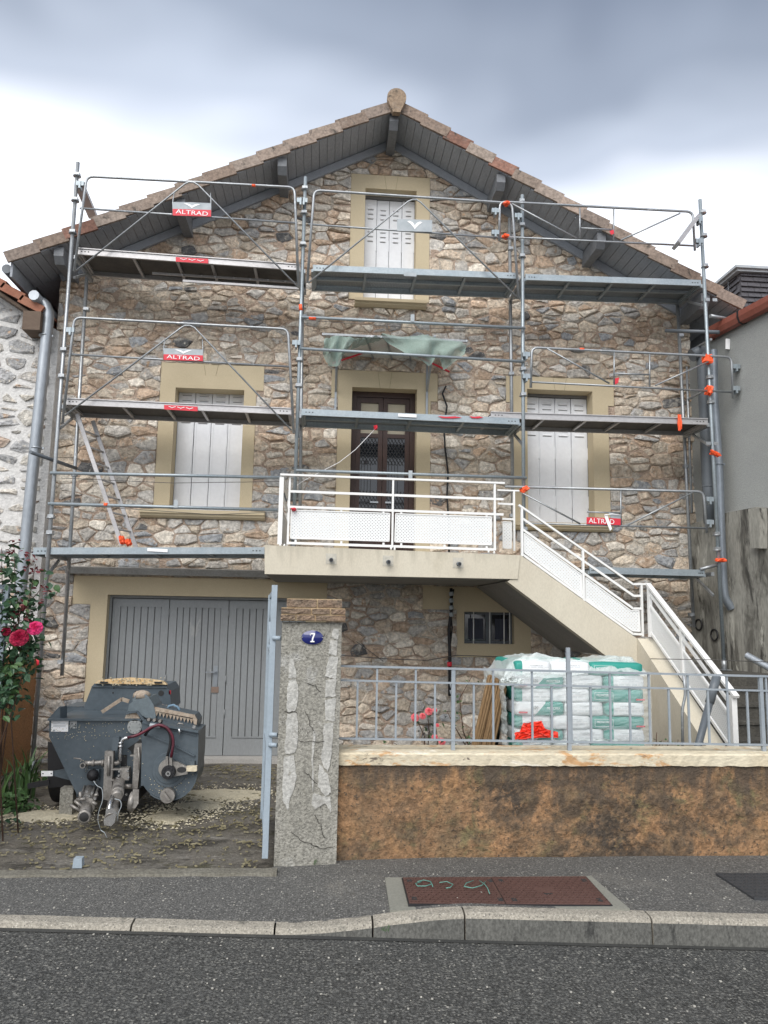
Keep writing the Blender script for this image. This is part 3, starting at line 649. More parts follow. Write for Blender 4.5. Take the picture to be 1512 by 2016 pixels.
# ---- front door
DY = F+.22
dr = thing('front_door', None, None, (0,0,0)); dr.parent = house; dr.location = Vector((.8, DY, CZ+.8))-house.location
x0, x1, z0, z1 = oD
b = MB(); b.box(x0, x0+.075, DY-.02, DY+.08, z0, z1).box(x1-.075, x1, DY-.02, DY+.08, z0, z1).box(x0+.075, x1-.075, DY-.02, DY+.08, z1-.08, z1)
obj('door_frame', b, m_wood_dark, dr)
mid = (x0+x1)/2; zt = z1-.62
for a, c in ((x0+.078, mid-.003), (mid+.003, x1-.078)):
    b = MB(); b.box(a, a+.065, DY, DY+.05, z0, z1-.083).box(c-.065, c, DY, DY+.05, z0, z1-.083)
    for lo, hi in ((z1-.16, z1-.083), (zt-.06, zt), (z0+.62, z0+.74), (z0, z0+.14)): b.box(a+.065, c-.065, DY, DY+.05, lo, hi)
    leafo = obj('door_leaf', b, m_wood_dark, dr)
    b = MB(); b.box(a+.065, c-.065, DY+.03, DY+.036, zt, z1-.16); obj('blind', b, m_blind, leafo)
    b = MB(); b.box(a+.065, c-.065, DY+.02, DY+.026, z0+.74, zt-.06); obj('glass_pane', b, m_glass, leafo)
    b = MB(); b.box(a+.065, c-.065, DY+.02, DY+.03, z0+.14, z0+.62); b.box(a+.095, c-.095, DY+.008, DY+.02, z0+.18, z0+.58); obj('lower_panel', b, m_wood_dark, leafo)
    b = MB(); w_ = c-a-.13
    for zz0, zz1 in ((zt-.46, zt-.06), (z0+.74, z0+1.02)):
        for k in range(-6, 10):
            for sg in (-1, 1):
                p = (a+.065+k*.05, zz0) if sg > 0 else (a+.065+k*.05, zz1)
                dz = zz1-zz0; q = (p[0]+dz*.6, p[1]+sg*dz)
                tt0 = max(0, (a+.065-p[0])/(q[0]-p[0])); tt1 = min(1, (c-.065-p[0])/(q[0]-p[0]))
                if tt1-tt0 > .05: b.bar((p[0]+(q[0]-p[0])*tt0, DY+.008, p[1]+(q[1]-p[1])*tt0), (p[0]+(q[0]-p[0])*tt1, DY+.008, p[1]+(q[1]-p[1])*tt1), .008, .006, up=(0,1,0))
    for k in range(4): xx = a+.09+k*.045; b.bar((xx, DY+.012, z0+1.0), (xx, DY+.012, zt-.4), .006, .006, up=(0,1,0))
    obj('door_grille', b, m_iron, leafo)
b = MB(); b.lathe((mid, DY-.005, z0+.62), (0,-1,0), [(0,.014),(.03,.012),(.04,.03),(.06,.032),(.075,.015)], 12); obj('door_knob', b, mat('brass', (.5,.42,.26), rough=.3, metal=.8, bump=0), dr)
b = MB(); b.box(mid-.17, mid-.05, DY-.02, DY-.002, z0+.84, z0+.865).box(mid+.05, mid+.14, DY-.02, DY-.002, z0+.84, z0+.865); obj('letter_flap', b, m_galv, dr)
# ---- garage doors
GY = F+.14; gt = oG[3]
gd = thing('garage_door', 'grey boarded garage door leaves', None, (0,0,0)); del gd['label']; gd.parent = house; gd.location = Vector((-1.5, GY, 0))-house.location
b = MB(); b.box(oG[0], oG[0]+.03, GY-.03, GY+.06, .02, gt).box(oG[1]-.03, oG[1], GY-.03, GY+.06, .02, gt).box(oG[0]+.03, oG[1]-.03, GY-.03, GY+.06, gt-.035, gt); obj('door_frame', b, m_grey_paint, gd)
xs = [-2.865, -2.10, -1.29, -.255]
for i in range(3):
    a, c = xs[i]+.005, xs[i+1]-.005; zt = gt-.045
    b = MB(); b.box(a, a+.10, GY, GY+.04, .05, zt).box(c-.10, c, GY, GY+.04, .05, zt).box(a+.10, c-.10, GY, GY+.04, zt-.11, zt).box(a+.10, c-.10, GY, GY+.04, .05, .30).box(a+.10, c-.10, GY-.012, GY+.002, .285, .30)
    lf = obj('garage_leaf', b, m_grey_paint, gd)
    n = max(5, int(round((c-a-.2)/.088))); w = (c-a-.2)/n
    for k in range(n):
        q = MB(); xa, xb = a+.10+k*w+.003, a+.10+(k+1)*w-.003; q.prism([(xa,GY+.02,.3),(xa+.006,GY+.012,.3),(xb-.006,GY+.012,.3),(xb,GY+.02,.3)], (0,0,zt-.11-.3)); obj('plank', q, m_grey_paint, lf)
    q = MB(); q.box(a+.1, c-.1, GY+.021, GY+.03, .3, zt-.11); obj('backing', q, m_frame, lf)
    for zz in (.55, 1.0, 1.9):
        q = MB(); q.tube([(c+.005, GY-.008, zz),(c+.005, GY-.008, zz+.11)], .009, 8); obj('hinge', q, m_grey_paint, lf)
hx = -1.43
b = MB(); b.box(hx-.03, hx+.03, GY-.008, GY-.0005, .96, 1.24).box(hx-.012, hx+.012, GY-.03, GY-.008, 1.15, 1.17); b.bar((hx, GY-.045, 1.16), (hx-.13, GY-.045, 1.155), .018, .014); obj('lever_handle', b, m_zinc, gd)
b = MB(); b.box(hx-.05, hx+.05, GY-.006, GY-.0005, .88, .96); obj('lock_guard', b, mat('rusty_plate', (.2,.12,.08), (.25,.22,.2), rough=.7), gd)
b = MB(); b.box(oG[0]+.02, oG[1], F-.10, F+.2, -.02, .045); obj('threshold', b, mat('checker_threshold', (.45,.43,.40), (.35,.34,.32), bs=90, bump=.6, rough=.6), house)
# small cellar window
SY = F+.12
sw = thing('cellar_window', None, None, (0,0,0)); sw.parent = house; sw.location = Vector((2.34, SY, CZ-.33))-house.location
a, c, z0, z1 = oS
mid = (a+c)/2+.02; mwf = mat('slate_window_frame', (.12,.135,.15), rough=.5, bump=0)
b = MB(); b.box(a, a+.035, SY, SY+.05, z0, z1).box(c-.035, c, SY, SY+.05, z0, z1).box(a+.035, c-.035, SY, SY+.05, z1-.035, z1).box(a+.035, c-.035, SY, SY+.05, z0, z0+.035).box(mid-.045, mid+.045, SY-.004, SY+.05, z0+.035, z1-.035); obj('frame', b, mwf, sw)
for p, q in ((a+.035, mid-.045), (mid+.045, c-.035)):
    b = MB(); b.box(p, q, SY+.02, SY+.026, z0+.035, z1-.035); obj('pane', b, m_glass, sw)
    b = MB(); b.box(p+.05, q-.03, SY+.012, SY+.018, z0+.06, z1-.09); obj('inner_sash', b, mat('dim_blue_curtain', (.03,.035,.055), (.06,.065,.09), stretch=(9,1,.4), ns=6, rough=.7, bump=0), sw)
for xx in (a+.14, mid-.005, mid+.20, c-.055):
    b = MB(); b.tube([(xx, F+.03, z0-.01),(xx, F+.03, z1+.01)], .0085, 6); obj('window_bar', b, m_white, sw)
# concrete ledge above the garage
zz = at(320, 1123, F-.18).z
b = MB(); b.prism([(-3.43, F-.18, zz-.065),(-3.43, F-.18, zz+.02),(-3.43, F+.0, zz+.045),(-3.43, F, zz-.065)], (2.95,0,0)); obj('garage_ledge', b, mat('pale_ledge_concrete', (.33,.33,.32), (.26,.255,.24), ns=5, bs=60, bump=.3), house)

# ============================================================ BALCONY AND STAIR
BY = 8.85
bal = thing('balcony_and_stair', 'cream painted concrete balcony slab with stair flights turning down on the right', 'balcony', (1.5, 10, 0))
def pp(pts, Y): return [at(x, y, Y) for x, y in pts]
s_ = pp([(521,1073),(1024,1093),(1019,1140),(521,1130)], BY)
b = MB(); b.prism(s_, (0, F-BY-.05, 0)); 
obj('slab', b, m_concrete_cream, bal)
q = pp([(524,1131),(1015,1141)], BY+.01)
b = MB(); b.prism([(q[0].x, BY+.06, q[0].z-.004),(q[1].x, BY+.06, q[1].z-.004),(q[1].x, F-.05, q[1].z-.004),(q[0].x, F-.05, q[0].z-.004)], (0,0,.01)); obj('slab_underside_shade', b, m_soffit, bal)  # thin sheet with the shade below the slab put into its colour
for px, py in ((652,1100),(764,1104),(902,1108)):
    c = at(px, py, BY); b = MB(); b.box(c.x-.062, c.x+.062, BY-.004, BY+.01, c.z-.06, c.z+.06); obj('drain_patch', b, mat('grey_patch', (.45,.43,.37), (.5,.47,.40), bump=.2), bal)
    b = MB(); b.tube([c+Vector((0,.05,-.01)), c+Vector((0,-.10,-.02))], .024, 12); b.tube([c+Vector((0,-.101,-.02)), c+Vector((0,-.103,-.02))], .017, 12, mi=1); obj('drain_spout', b, [m_pvc, m_frame], bal)
# flight 1
P1 = pp([(1026,1093),(1255,1257),(1286,1257)], BY); Pl = pp([(1000,1145),(1195,1292)], BY)
zg = .0
b = MB(); b.prism([P1[0], P1[1], (P1[1].x, BY, zg), (Pl[1].x+.0, BY, zg), Pl[1], Pl[0], at(1010,1138,BY), at(1015,1100,BY)], (0, .16, 0)); b.v = [(v[0], v[1]+(.016 if v[1] < BY+.01 else 0), v[2]) for v in b.v]; obj('stair_parapet', b, m_concrete_cream, bal)
b = MB(); dn = Vector((0,0,-.16)); b.prism([(P1[0]+dn), (P1[1]+dn), (P1[1].x,0,Pl[1].z+.02), Pl[1]+Vector((0,0,.004)), Pl[0]+Vector((0,0,.004))], (0, .01, 0)); b.v = [(v[0], BY+.161 if v[1] < BY+.005 and v[1] != 0 else F-.06, v[2]) for v in b.v]
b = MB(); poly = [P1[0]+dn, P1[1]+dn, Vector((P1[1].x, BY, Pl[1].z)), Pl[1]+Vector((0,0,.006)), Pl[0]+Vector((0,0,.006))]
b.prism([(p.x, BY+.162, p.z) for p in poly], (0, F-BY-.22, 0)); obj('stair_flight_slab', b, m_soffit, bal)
ns = 7
for i in range(ns):
    t = (i+.5)/ns; p = (P1[0]+dn).lerp(P1[1]+dn, t); w = (P1[1].x-P1[0].x)/ns
    b = MB(); b.box(p.x-w/2, p.x+w/2, BY+.165, F-.07, p.z-.1, p.z+.10); obj('stair_tread', b, m_concrete_cream, bal)
XA, XB = P1[1].x, P1[2].x
b = MB(); b.box(XA+.002, XB-.002, BY+.17, F-.06, 0, P1[1].z-.34); obj('landing', b, m_concrete_cream, bal)
# flight 2, coming towards the street
e = onx(1400, 1484, XA); sl2 = (P1[1].z-e.z)/(BY-e.y); y2 = 6.62; z2 = max(.12, P1[1].z-(BY-y2)*sl2)
b = MB(); b.prism([(XA,BY+.16,0),(XA,BY+.16,P1[1].z),(XA,BY,P1[1].z),(XA,y2,z2),(XA,y2,0)], (XB-XA,0,0)); b.v = [(v[0]+(.001 if v[0] < XA+.01 else 0), v[1], v[2]) for v in b.v]; obj('stair_parapet', b, m_concrete_cream, bal)
rail = thing('balcony_railing', 'white metal balcony railing with three rails above two perforated panels', 'railing', (0.8, 8.9, CZ+.8))
def rbar(name, pts, Y, w, h, parent, m=m_white):
    b = MB(); P = pp(pts, Y)
    for p, q in zip(P, P[1:]): b.bar(p, q, w, h)
    return obj(name, b, m, parent)
RY = 8.91
rbar('handrail', [(552,934.5),(993,951.5)], RY, .05, .022, rail)
for a in ([(572,967.4),(991,983)], [(570,998),(991,1013)], [(568,1069),(974,1082)]): rbar('rail', a, RY, .02, .028, rail)
def rpost(x0, y0, x1, y1, Y, w, parent):
    a = at(x0, y0, Y); c = at(x1, y1, Y); b = MB(); b.box(a.x-w/2, a.x+w/2, Y-.02, Y+.02, c.z, a.z); return obj('post', b, m_white, parent)
rpost(555,940,552,1072, RY, .05, rail); rpost(571,940,568,1072, RY+.03, .022, rail); rpost(774,944,770,1078, RY, .022, rail); rpost(973.5,953,973.5,1084, RY, .024, rail)
def panel(pts, Y, parent, frame=True, m=None):
    P = pp(pts, Y); b = MB(); b.prism(P, (0,.003,0)); o = obj('perforated_panel', b, m or m_panel, parent)
    b = MB(); c = sum(P, Vector())/len(P)
    for p, q in zip(P, P[1:]+P[:1]): b.bar(p+(c-p).normalized()*.008, q+(c-q).normalized()*.008, .012, .013, up=(0,1,0))
    obj('panel_edge', b, m_white, o); return o
panel([(572.5,1004),(768.5,1010.5),(767,1066),(571,1060)], RY, rail); panel([(778,1011),(968.6,1017.5),(968.6,1073),(776,1067)], RY, rail)
b = MB()
for px in (582,672,755,790,875,958):
    for py0, py1 in ((998,1005),(1062,1070)):
        o_ = (px-570)*.034; a = at(px, py0+o_, RY); c = at(px, py1+o_, RY); b.box(a.x-.012, a.x+.012, RY-.006, RY+.006, c.z, a.z)
obj('panel_clips', b, m_white, rail)['kind'] = 'stuff'
# side return on the left
xs_ = at(555,940,RY).x
zt, z3, zb_ = at(555,938,RY).z, at(568,998,RY).z, at(552,1069,RY).z
b = MB(); b.bar((xs_,RY+.03,zt),(xs_,F-.15,zt), .04, .022); obj('handrail', b, m_white, rail)
for z_ in ((zt+z3)/2, z3, zb_): b = MB(); b.bar((xs_,RY+.03,z_),(xs_,F-.15,z_), .02, .028); obj('rail', b, m_white, rail)
b = MB(); b.box(xs_-.012, xs_+.012, F-.17, F-.14, zb_-.05, zt); obj('post', b, m_white, rail)
b = MB(); b.box(xs_-.0015, xs_+.0015, RY+.1, F-.22, zb_+.04, z3-.03); obj('perforated_panel', b, m_panel_y, rail)
# short return at the head of the stair
R3 = 9.25
rbar('rail', [(979,965),(1022,966.5)], R3, .03, .018, rail); rbar('rail', [(980,991.5),(1012,993)], R3, .02, .024, rail); rbar('rail', [(989,1021.5),(1012,1022.5)], R3, .02, .024, rail); rpost(1011.5,967,1013,1085, R3, .022, rail)
panel([(990,1026),(1007,1027),(1007,1081),(990,1080)], R3, rail)
b = MB()
for px, py in ((552,1072),(560,1073),(770,1079),(777,1080),(973,1087),(962,1085)):
    c = at(px, py, RY-.03); b.lathe(c-Vector((0,0,.02)), (0,0,1), [(0,.012),(.02,.012),(.032,.006)], 8)
obj('anchor_bolts', b, m_white, rail)['kind'] = 'stuff'

r2_ = thing('stair_railing', 'white metal railing sloping down the upper stair flight along the house', 'railing', (3, 8.9, CZ+.3))
SY1 = 8.89
rbar('handrail', [(1021,994.5),(1245,1150),(1276,1150)], SY1, .045, .022, r2_)
rbar('rail', [(1027.5,1020),(1247,1173),(1263,1173)], SY1, .02, .026, r2_); rbar('rail', [(1028.5,1042),(1246,1198),(1263,1198)], SY1, .02, .026, r2_); rbar('rail', [(1028,1091),(1246,1248),(1266,1249)], SY1, .02, .026, r2_)
for a in ((1027,997,1028.5,1095),(1147,1082,1149,1183),(1262,1151,1264.5,1253)): rpost(*a, SY1, .024, r2_)
panel([(1031,1049),(1145,1131),(1147,1173),(1031,1087)], SY1, r2_); panel([(1152,1136),(1243,1202),(1259,1202),(1261,1244),(1246,1243),(1152,1177)], SY1, r2_)
r3_ = thing('stair_railing', 'white metal railing of the lower stair flight coming towards the street', 'railing', (3.75, 8, CZ-.6))
XR = XA+.13
def xbar(name, pts, w, h, parent, ext=.0):
    b = MB(); P = [onx(x, y, XR) for x, y in pts]
    if ext: P[-1] = P[-1]+(P[-1]-P[0]).normalized()*ext
    b.bar(P[0], P[1], w, h); return obj(name, b, m_white, parent)
xbar('handrail', [(1276,1150),(1450,1372)], .055, .026, r3_); xbar('rail', [(1281,1171),(1441,1389.5)], .022, .03, r3_); xbar('rail', [(1281,1194),(1441,1414)], .022, .03, r3_); xbar('rail', [(1283,1247),(1445,1480)], .022, .03, r3_)
def xpost(x0, y0, x1, y1, w):
    a = onx(x0, y0, XR); c = onx(x1, y1, XR); b = MB(); b.box(XR-.02, XR+.02, a.y-w/2, a.y+w/2, c.z, a.z); obj('post', b, m_white, r3_)
xpost(1278,1153,1279,1254,.05); xpost(1342,1238,1344,1335,.05); 
a = onx(1442,1368,XR); b = MB(); b.box(XR-.025, XR+.025, a.y-.03, a.y+.03, .1, a.z); obj('post', b, m_white, r3_)
P = [onx(x, y, XR) for x, y in ((1284,1199),(1441,1416),(1443,1470),(1284,1243))]
b = MB(); b.prism(P, (.003,0,0)); obj('perforated_panel', b, m_panel_y, r3_)

# ============================================================ SCAFFOLD
S, S2, SG = 9.75, 10.45, 9.68
sc = thing('scaffold', 'galvanised steel facade scaffold with three deck levels, guardrail frames and a ladder', 'scaffold', (1, S, 0))
def tb(name, pts, Y, r=.0241, m=m_galv, parent=None, rnd_=False, n=8):
    P = rounded(pts, Y) if rnd_ else pp(pts, Y)
    b = MB(); b.tube(P, r, n); return obj(name, b, m, parent or sc)
def couplers(parent, x, Y, zs, r=.052):
    for z in zs:
        b = MB(); b.lathe((x, Y, z), (0,0,1), [(0,r),(.012,r)], 10); b.box(x-.035, x+.035, Y-.03, Y+.03, z+.013, z+.05); obj('rosette', b, m_galv, parent)
stds = []
for (p0, p1, zb) in (((153.5,320),(68,1450),None), ((601.5,349),(582,926),CZ+.81), ((1028,384),(1031,1022),CZ+.56), ((1378,393),(1426,1318),None)):
    a = at(*p0, S); c = at(*p1, S)
    if zb is None: zb = .06 if a.x < 0 else c.z
    low = a+(c-a)*((a.z-zb)/(a.z-c.z)); low.y = S
    b = MB(); b.tube([a, low], .0242, 10); st_ = obj('standard', b, m_galv_b if a.x > -2 else m_galv, sc); stds.append((a, low))
    zlist = [z for z in (CZ+.95, CZ+1.15, CZ+2.95, CZ+3.3, CZ+4.9, CZ+5.35, CZ+5.7) if low.z+.1 < z < a.z]
    couplers(st_, (a.x+low.x)/2, S, zlist)
    if a.x > -2 or True:
        b = MB(); b.tube([a+Vector((0,0,-.25)), a], .0195, 8); 
    b = MB(); b.tube([low+Vector((0,0,.0)), low+Vector((0,0,.12))], .034, 10); b.box(low.x-.07, low.x+.07, S-.07, S+.07, low.z-.008, low.z); obj('base_plate', b, m_galv, st_)
# inner standards beside the wall
for (p0, p1) in (((171,545),(122,1330)), ((150,360),(150,361)), ((1003,430),(1010,1040)), ((1334,600),(1366,1235)), ((596,560),(590,1060))):
    if p0[0] == 150: continue
    a = at(*p0, S2); c = at(*p1, S2); b = MB(); b.tube([a, c], .0242, 10); s_o = obj('inner_standard', b, m_galv, sc)
    couplers(s_o, (a.x+c.x)/2, S2, [c.z+.15, (a.z+c.z)/2-.1, a.z-.5], .045)
def transom(px, py):
    a = at(px, py, S); b = MB(); b.bar((a.x, S+.01, a.z), (a.x, S2+.03, a.z), .04, .05); b.bar((a.x, S+.02, a.z-.28), (a.x, S+.45, a.z-.04), .03, .03); obj('transom', b, m_galv, sc)
for q in ((148,505),(598,533),(1029,550),(1383,562),(120,800),(590,818),(1030,835),(1396,836),(92,1092),(1404,1130)): transom(*q)

def deck(x0, y0, x1, y1, kind, w=.62, hgt=.085, label=None, sticker=None):
    """deck seen from below: two side rails, sheet and cross ribs; (x0,y0)-(x1,y1) is the top front edge"""
    a = at(x0, y0, S+.02); c = at(x1, y1, S+.02); mr_ = m_alu if kind == 'alu' else m_galv_b
    b = MB(); b.bar(a-Vector((0,0,hgt/2)), c-Vector((0,0,hgt/2)), .03, hgt)
    if kind == 'alu': b.bar(a+Vector((0,-.02,-.006)), c+Vector((0,-.02,-.006)), .02, .012)
    d = obj('deck', b, mr_, sc, label)
    W_ = Vector((0, w, 0)); b = MB(); b.bar(a+W_-Vector((0,0,hgt/2)), c+W_-Vector((0,0,hgt/2)), .03, hgt); obj('side_rail', b, mr_, d)
    if kind == 'alu':
        b = MB(); b.prism([a+Vector((0,.017,-.03)), c+Vector((0,.017,-.03)), c+Vector((0,w-.017,-.03)), a+Vector((0,w-.017,-.03))], (0,0,.012)); obj('plywood_board', b, m_ply, d)
    else:
        h2 = w/2
        for k in range(2):
            ya, yb = .018+k*h2, (k+1)*h2-.018
            b = MB(); b.prism([a+Vector((0,ya,-.02)), c+Vector((0,ya,-.02)), c+Vector((0,yb,-.02)), a+Vector((0,yb,-.02))], (0,0,.004)); obj('perforated_sheet', b, m_deck, d)
        b = MB(); b.bar(a+Vector((0,h2,-.04)), c+Vector((0,h2,-.04)), .035, .05); obj('centre_rib', b, mr_, d)
    n = 5 if kind == 'alu' else 4
    for i in range(n+1):
        t = i/n; p = a.lerp(c, .01+t*.98)
        if kind == 'alu' and i in (1, 2) : p = a.lerp(c, .01+t*.98+.04)
        b = MB(); b.bar(p+Vector((0,.017,-.055)), p+Vector((0,w-.017,-.055)), .035, .03); obj('cross_rib', b, mr_, d)
    for p, s in ((a, 1), (c, -1)):
        b = MB(); b.box(p.x-.02, p.x+.02, S+.02, S+.02+w, p.z-hgt-.01, p.z-hgt+.03); obj('end_hook', b, mr_, d)
    b = MB()
    for t in (.02, .035, .05, .95, .965, .98):
        p = a.lerp(c, t); b.box(p.x-.008, p.x+.008, a.y-.017, a.y-.0155, p.z-hgt*.6, p.z-hgt*.45)
    obj('rivets', b, m_frame, d)['kind'] = 'stuff'
    return d, a, c
def sticker(d, x0, y0, x1, y1, m, txt=None, chev=False):
    P = pp([(x0,y0),(x1,y0+(x1-x0)*.055),(x1,y1+(x1-x0)*.055),(x0,y1)], S-.012); b = MB(); b.prism(P, (0,.004,0)); s = obj('sticker', b, m, d)
    if chev:
        b = MB()
        for k in range(3):
            c = P[0].lerp(P[2], .5)+Vector(((k-1)*.11,-.002,(1-k)*.004))
            for sg in (-1, 1): b.bar(c+Vector((sg*.045,0,.012)), c+Vector((sg*.008,0,0)), .004, .007, up=(0,0,1)); b.bar(c+Vector((sg*.008,0,.0)), c+Vector((0,0,-.008)), .004, .007)
        obj('emblem', b, m_text_white, s)
    return s
d, a, c = deck(153, 489, 590, 521, 'alu'); sticker(d, 346, 506, 410, 515, m_red, chev=True)
# folded access ladder under the upper left deck
b = MB(); l0, l1 = at(300,538,S+.35), at(588,556,S+.35); l2, l3 = at(360,553,S+.20), at(588,568,S+.20)
b.bar(l0, l1, .02, .03); b.bar(l2, l3, .02, .03)
for t in (.2,.33,.42,.55,.66,.78,.9): p = l0.lerp(l1, t); b.bar(p+Vector((-.02,.15,.08)), p+Vector((.03,-.14,-.06)), .02, .02)
obj('folded_ladder', b, m_alu, sc)
d, a, c = deck(616, 522, 1019, 538, 'steel'); sticker(d, 795, 536, 820, 543, m_signgrey)
d, a, c = deck(1034, 540, 1379, 552, 'steel')
d, a, c = deck(129, 784, 574, 804, 'alu'); sticker(d, 323, 797, 389, 806, m_red, chev=True)
d, a, c = deck(594, 805, 1022, 824, 'steel'); s_ = sticker(d, 784, 814, 820, 820, m_text_white)
b = MB()
for px, w in ((886,24),(938,14)): P = pp([(px-w,819+px*0),(px-w*.3,820.5),(px+w*.4,819.5),(px+w,822),(px+w*.2,823.5),(px-w*.6,823)], S-.0125); b.prism(P, (0,.005,0))
obj('red_paint_splash', b, m_red, d)
d, a, c = deck(966, 811, 1392, 824.5, 'alu')
d, a, c = deck(67, 1078, 521, 1077.5, 'steel', w=.66); s_ = sticker(d, 290, 1079, 330, 1085, m_text_white)
d, a, c = deck(1160, 1116, 1386, 1122, 'steel', w=.66)
# cantilevered bracket of the lower decks to the right, tube stubs
tb('transom', [(1378,1121),(1412,1112)], S, .022)
b = MB(); b.tube([at(60,890,S-.25), at(150,922,S+.5)], .0242, 8); o = obj('tie_tube', b, m_pvc, sc)
b = MB(); b.tube([at(1310,651,S+.4), at(1416,654,S-.1)], .026, 10); obj('tie_tube', b, m_pvc, sc)
b = MB(); b.tube([at(1398,622,S), at(1432,628,S+.1)], .026, 10); obj('tie_tube', b, m_galv, sc)
b = MB(); b.tube([at(1360,690,S2), at(1400,668,S-.0)], .018, 8); b.tube([at(1352,788,S2), at(1395,765,S)], .018, 8); obj('tie_tube', b, m_galv, sc)
b = MB(); b.tube([at(1352,722,S2-.05), at(1362,1010,S2-.05)], .018, 8); obj('inner_standard', b, m_galv, sc)

# ledgers and single guard tubes
for pts in ([(99,931),(552,940)], [(95,991.5),(547,1004)], [(583,926),(1037,941)], [(593,624),(1034,646)], [(592,686),(1032,712)], [(150,410),(160,411)]):
    if pts[0][0] == 150: continue
    tb('ledger', pts, S-.055, .0205, m_galv_b)
for pts in ([(120,941),(340,951),(552,948)], [(600,630),(820,646),(1032,648)], [(180,997),(420,1013),(550,1008)]):
    tb('tie_wire', pts, S-.08, .004, m_wire, n=5)
for x, y in ((346,998),(812,632),(808,940)):
    p = at(x, y, S-.08); b = MB(); b.box(p.x-.025, p.x+.025, p.y-.004, p.y, p.z-.01, p.z+.09); obj('label_plate', b, m_signgrey, sc)
b = MB(); 
for px, py in ((1400,590),(1402,873)):
    p = at(px, py, S-.03)
    for sg in (-1, 1): b.box(p.x-.085*sg-.0, p.x-.02*sg, p.y-.004, p.y+.004, p.z-.022, p.z+.022)
obj('wedge_tabs', b, m_galv, sc)
# guardrail frames
def gframe(outer, mid, diags, ends=(), posts=(), label=None, m=m_galv):
    b = MB(); b.tube(rounded(outer, SG), .0175, 8); g = obj('guardrail_frame', b, m, sc, label)
    for p in mid: bb = MB(); bb.tube(pp(p, SG), .0135, 7); obj('mid_rail', bb, m, g)
    for p in diags: bb = MB(); bb.tube(pp(p, SG-.01), .0115, 6); obj('brace', bb, m, g)
    for p in posts: bb = MB(); bb.tube(pp(p, SG), .0115, 6); obj('upright', bb, m, g)
    for x, y in ends:
        p = at(x, y, SG); bb = MB(); bb.box(p.x-.05, p.x+.05, SG-.02, SG+.03, p.z-.03, p.z+.03); bb.box(p.x-.012, p.x+.012, SG-.03, SG+.06, p.z-.07, p.z+.03); obj('hook', bb, m_galv_b, g)
    return g
g1 = gframe([(146,534),(171,347),(580,369),(587.5,566)], [[(157,410),(585.6,439)]], [[(150,533),(364,362),(372,358.5),(381,359),(390,364),(585,563)]], [(158,362),(592,395)])
g2 = gframe([(605,556),(618.5,374.5),(1008,400),(1021,588)], [[(607,441.5),(1013,470)]], [[(607,557),(803,397),(812,393),(820,393),(828,398),(1019,586)]], [(598,395),(1020,425)])
g3 = gframe([(123,834),(146.5,625),(567,648),(578.5,853)], [[(141.5,697.6),(572,722)]], [[(128,818),(357,645),(364,641),(374,641),(383,645),(574,847)]], [(139,650),(583,675)])
g4 = gframe([(983,474),(984,397),(1364,417),(1368,493)], [[(986,466),(1368,484)]], [[(1008,401),(1136.5,470)],[(1339,420),(1222,473)],[(1144,449),(1207,452.5)]], [(975,415),(975,458),(1376,432),(1376,475)], [[(1141.5,409.5),(1141.5,469.5)],[(1208,411),(1208,473.5)]])
g5 = gframe([(1045,763),(1047,684),(1440,703),(1443,784)], [[(1046,752),(1443,772)]], [[(1077,686),(1200,755)],[(1395,712),(1290,759)],[(1210,735.5),(1278,737.5)]], [(1036,698),(1036,741),(1449,722),(1449,765)], [[(1209,693),(1209,757)],[(1279,697),(1279,760.5)]])
g6 = gframe([(994,958),(1385,968),(1391.5,1049)], [[(1033,1030),(1391,1040)]], [[(1029,971),(1142,1031)],[(1363,970),(1235,1034)],[(1156,1008),(1221,1010)]], [(1397,983),(1397,1028)], [[(1222,964.5),(1222.5,1034)]])
def sign(g, x0, y0, x1, y1, full=True, bird_only=False, sl=.03, hang=True):
    """maker's plate: grey field with a white bird above a red field with the name"""
    dx = (x1-x0)*sl; Y = SG-.03; mid = y0+(y1-y0)*(.5 if not bird_only else .98)
    P = lambda a, c: pp([(x0,a),(x1,a+dx),(x1,c+dx),(x0,c)], Y)
    b = MB(); b.prism(P(y0, mid), (0,.006,0)); s = obj('sign_plate', b, m_signgrey, g)
    c = P(y0, mid); cc = sum(c, Vector())/4; w = (c[1]-c[0]).length; h = (c[0]-c[3]).length
    b = MB(); q = [(-.22,.30),(-.15,.36),(-.06,.25),(0,.0),(.06,.22),(.15,.34),(.22,.28),(.14,.12),(.05,-.15),(.0,-.34),(-.04,-.15),(-.12,.10)]
    for i in range(len(q)): 
        a1, a2 = q[i], q[(i+1) % len(q)]
        b.prism([(cc.x, Y-.004, cc.z-.05*h), (cc.x+a1[0]*w, Y-.004, cc.z+a1[1]*h), (cc.x+a2[0]*w, Y-.004, cc.z+a2[1]*h)], (0,.003,0))
    obj('bird_emblem', b, m_text_white, s)
    if not bird_only:
        b = MB(); b.prism(P(mid, y1), (0,.006,0)); obj('red_field', b, m_red, s)
        c = P(mid, y1); cc = sum(c, Vector())/4; text('lettering', 'ALTRAD', (c[1]-c[0]).length*.84, (cc.x, Y-.003, cc.z), m_text_white, s, rot=-sl, h=(c[0]-c[3]).length*.62)
    if hang:
        bb = MB()
        for x in (x0, x1): bb.tube(pp([(x+(3 if x == x0 else -1), y0-18),(x, y0+ (dx if x == x1 else 0)), (x, y1+(dx if x == x1 else 0))], SG-.02), .007, 5)
        bb.tube(pp([(x0,y0),(x1,y0+dx)], SG-.02), .006, 5); obj('sign_bracket', bb, m_galv, s)
sign(g1, 340, 398, 415.5, 424); sign(g3, 322, 686, 399.5, 708.5); sign(g2, 782, 431, 851, 455, bird_only=True, hang=False)
P = pp([(1155,1018),(1222,1021),(1222,1034),(1155,1031.5)], SG-.03); b = MB(); b.prism(P, (0,.006,0)); s6 = obj('sign_plate', b, m_red, g6)
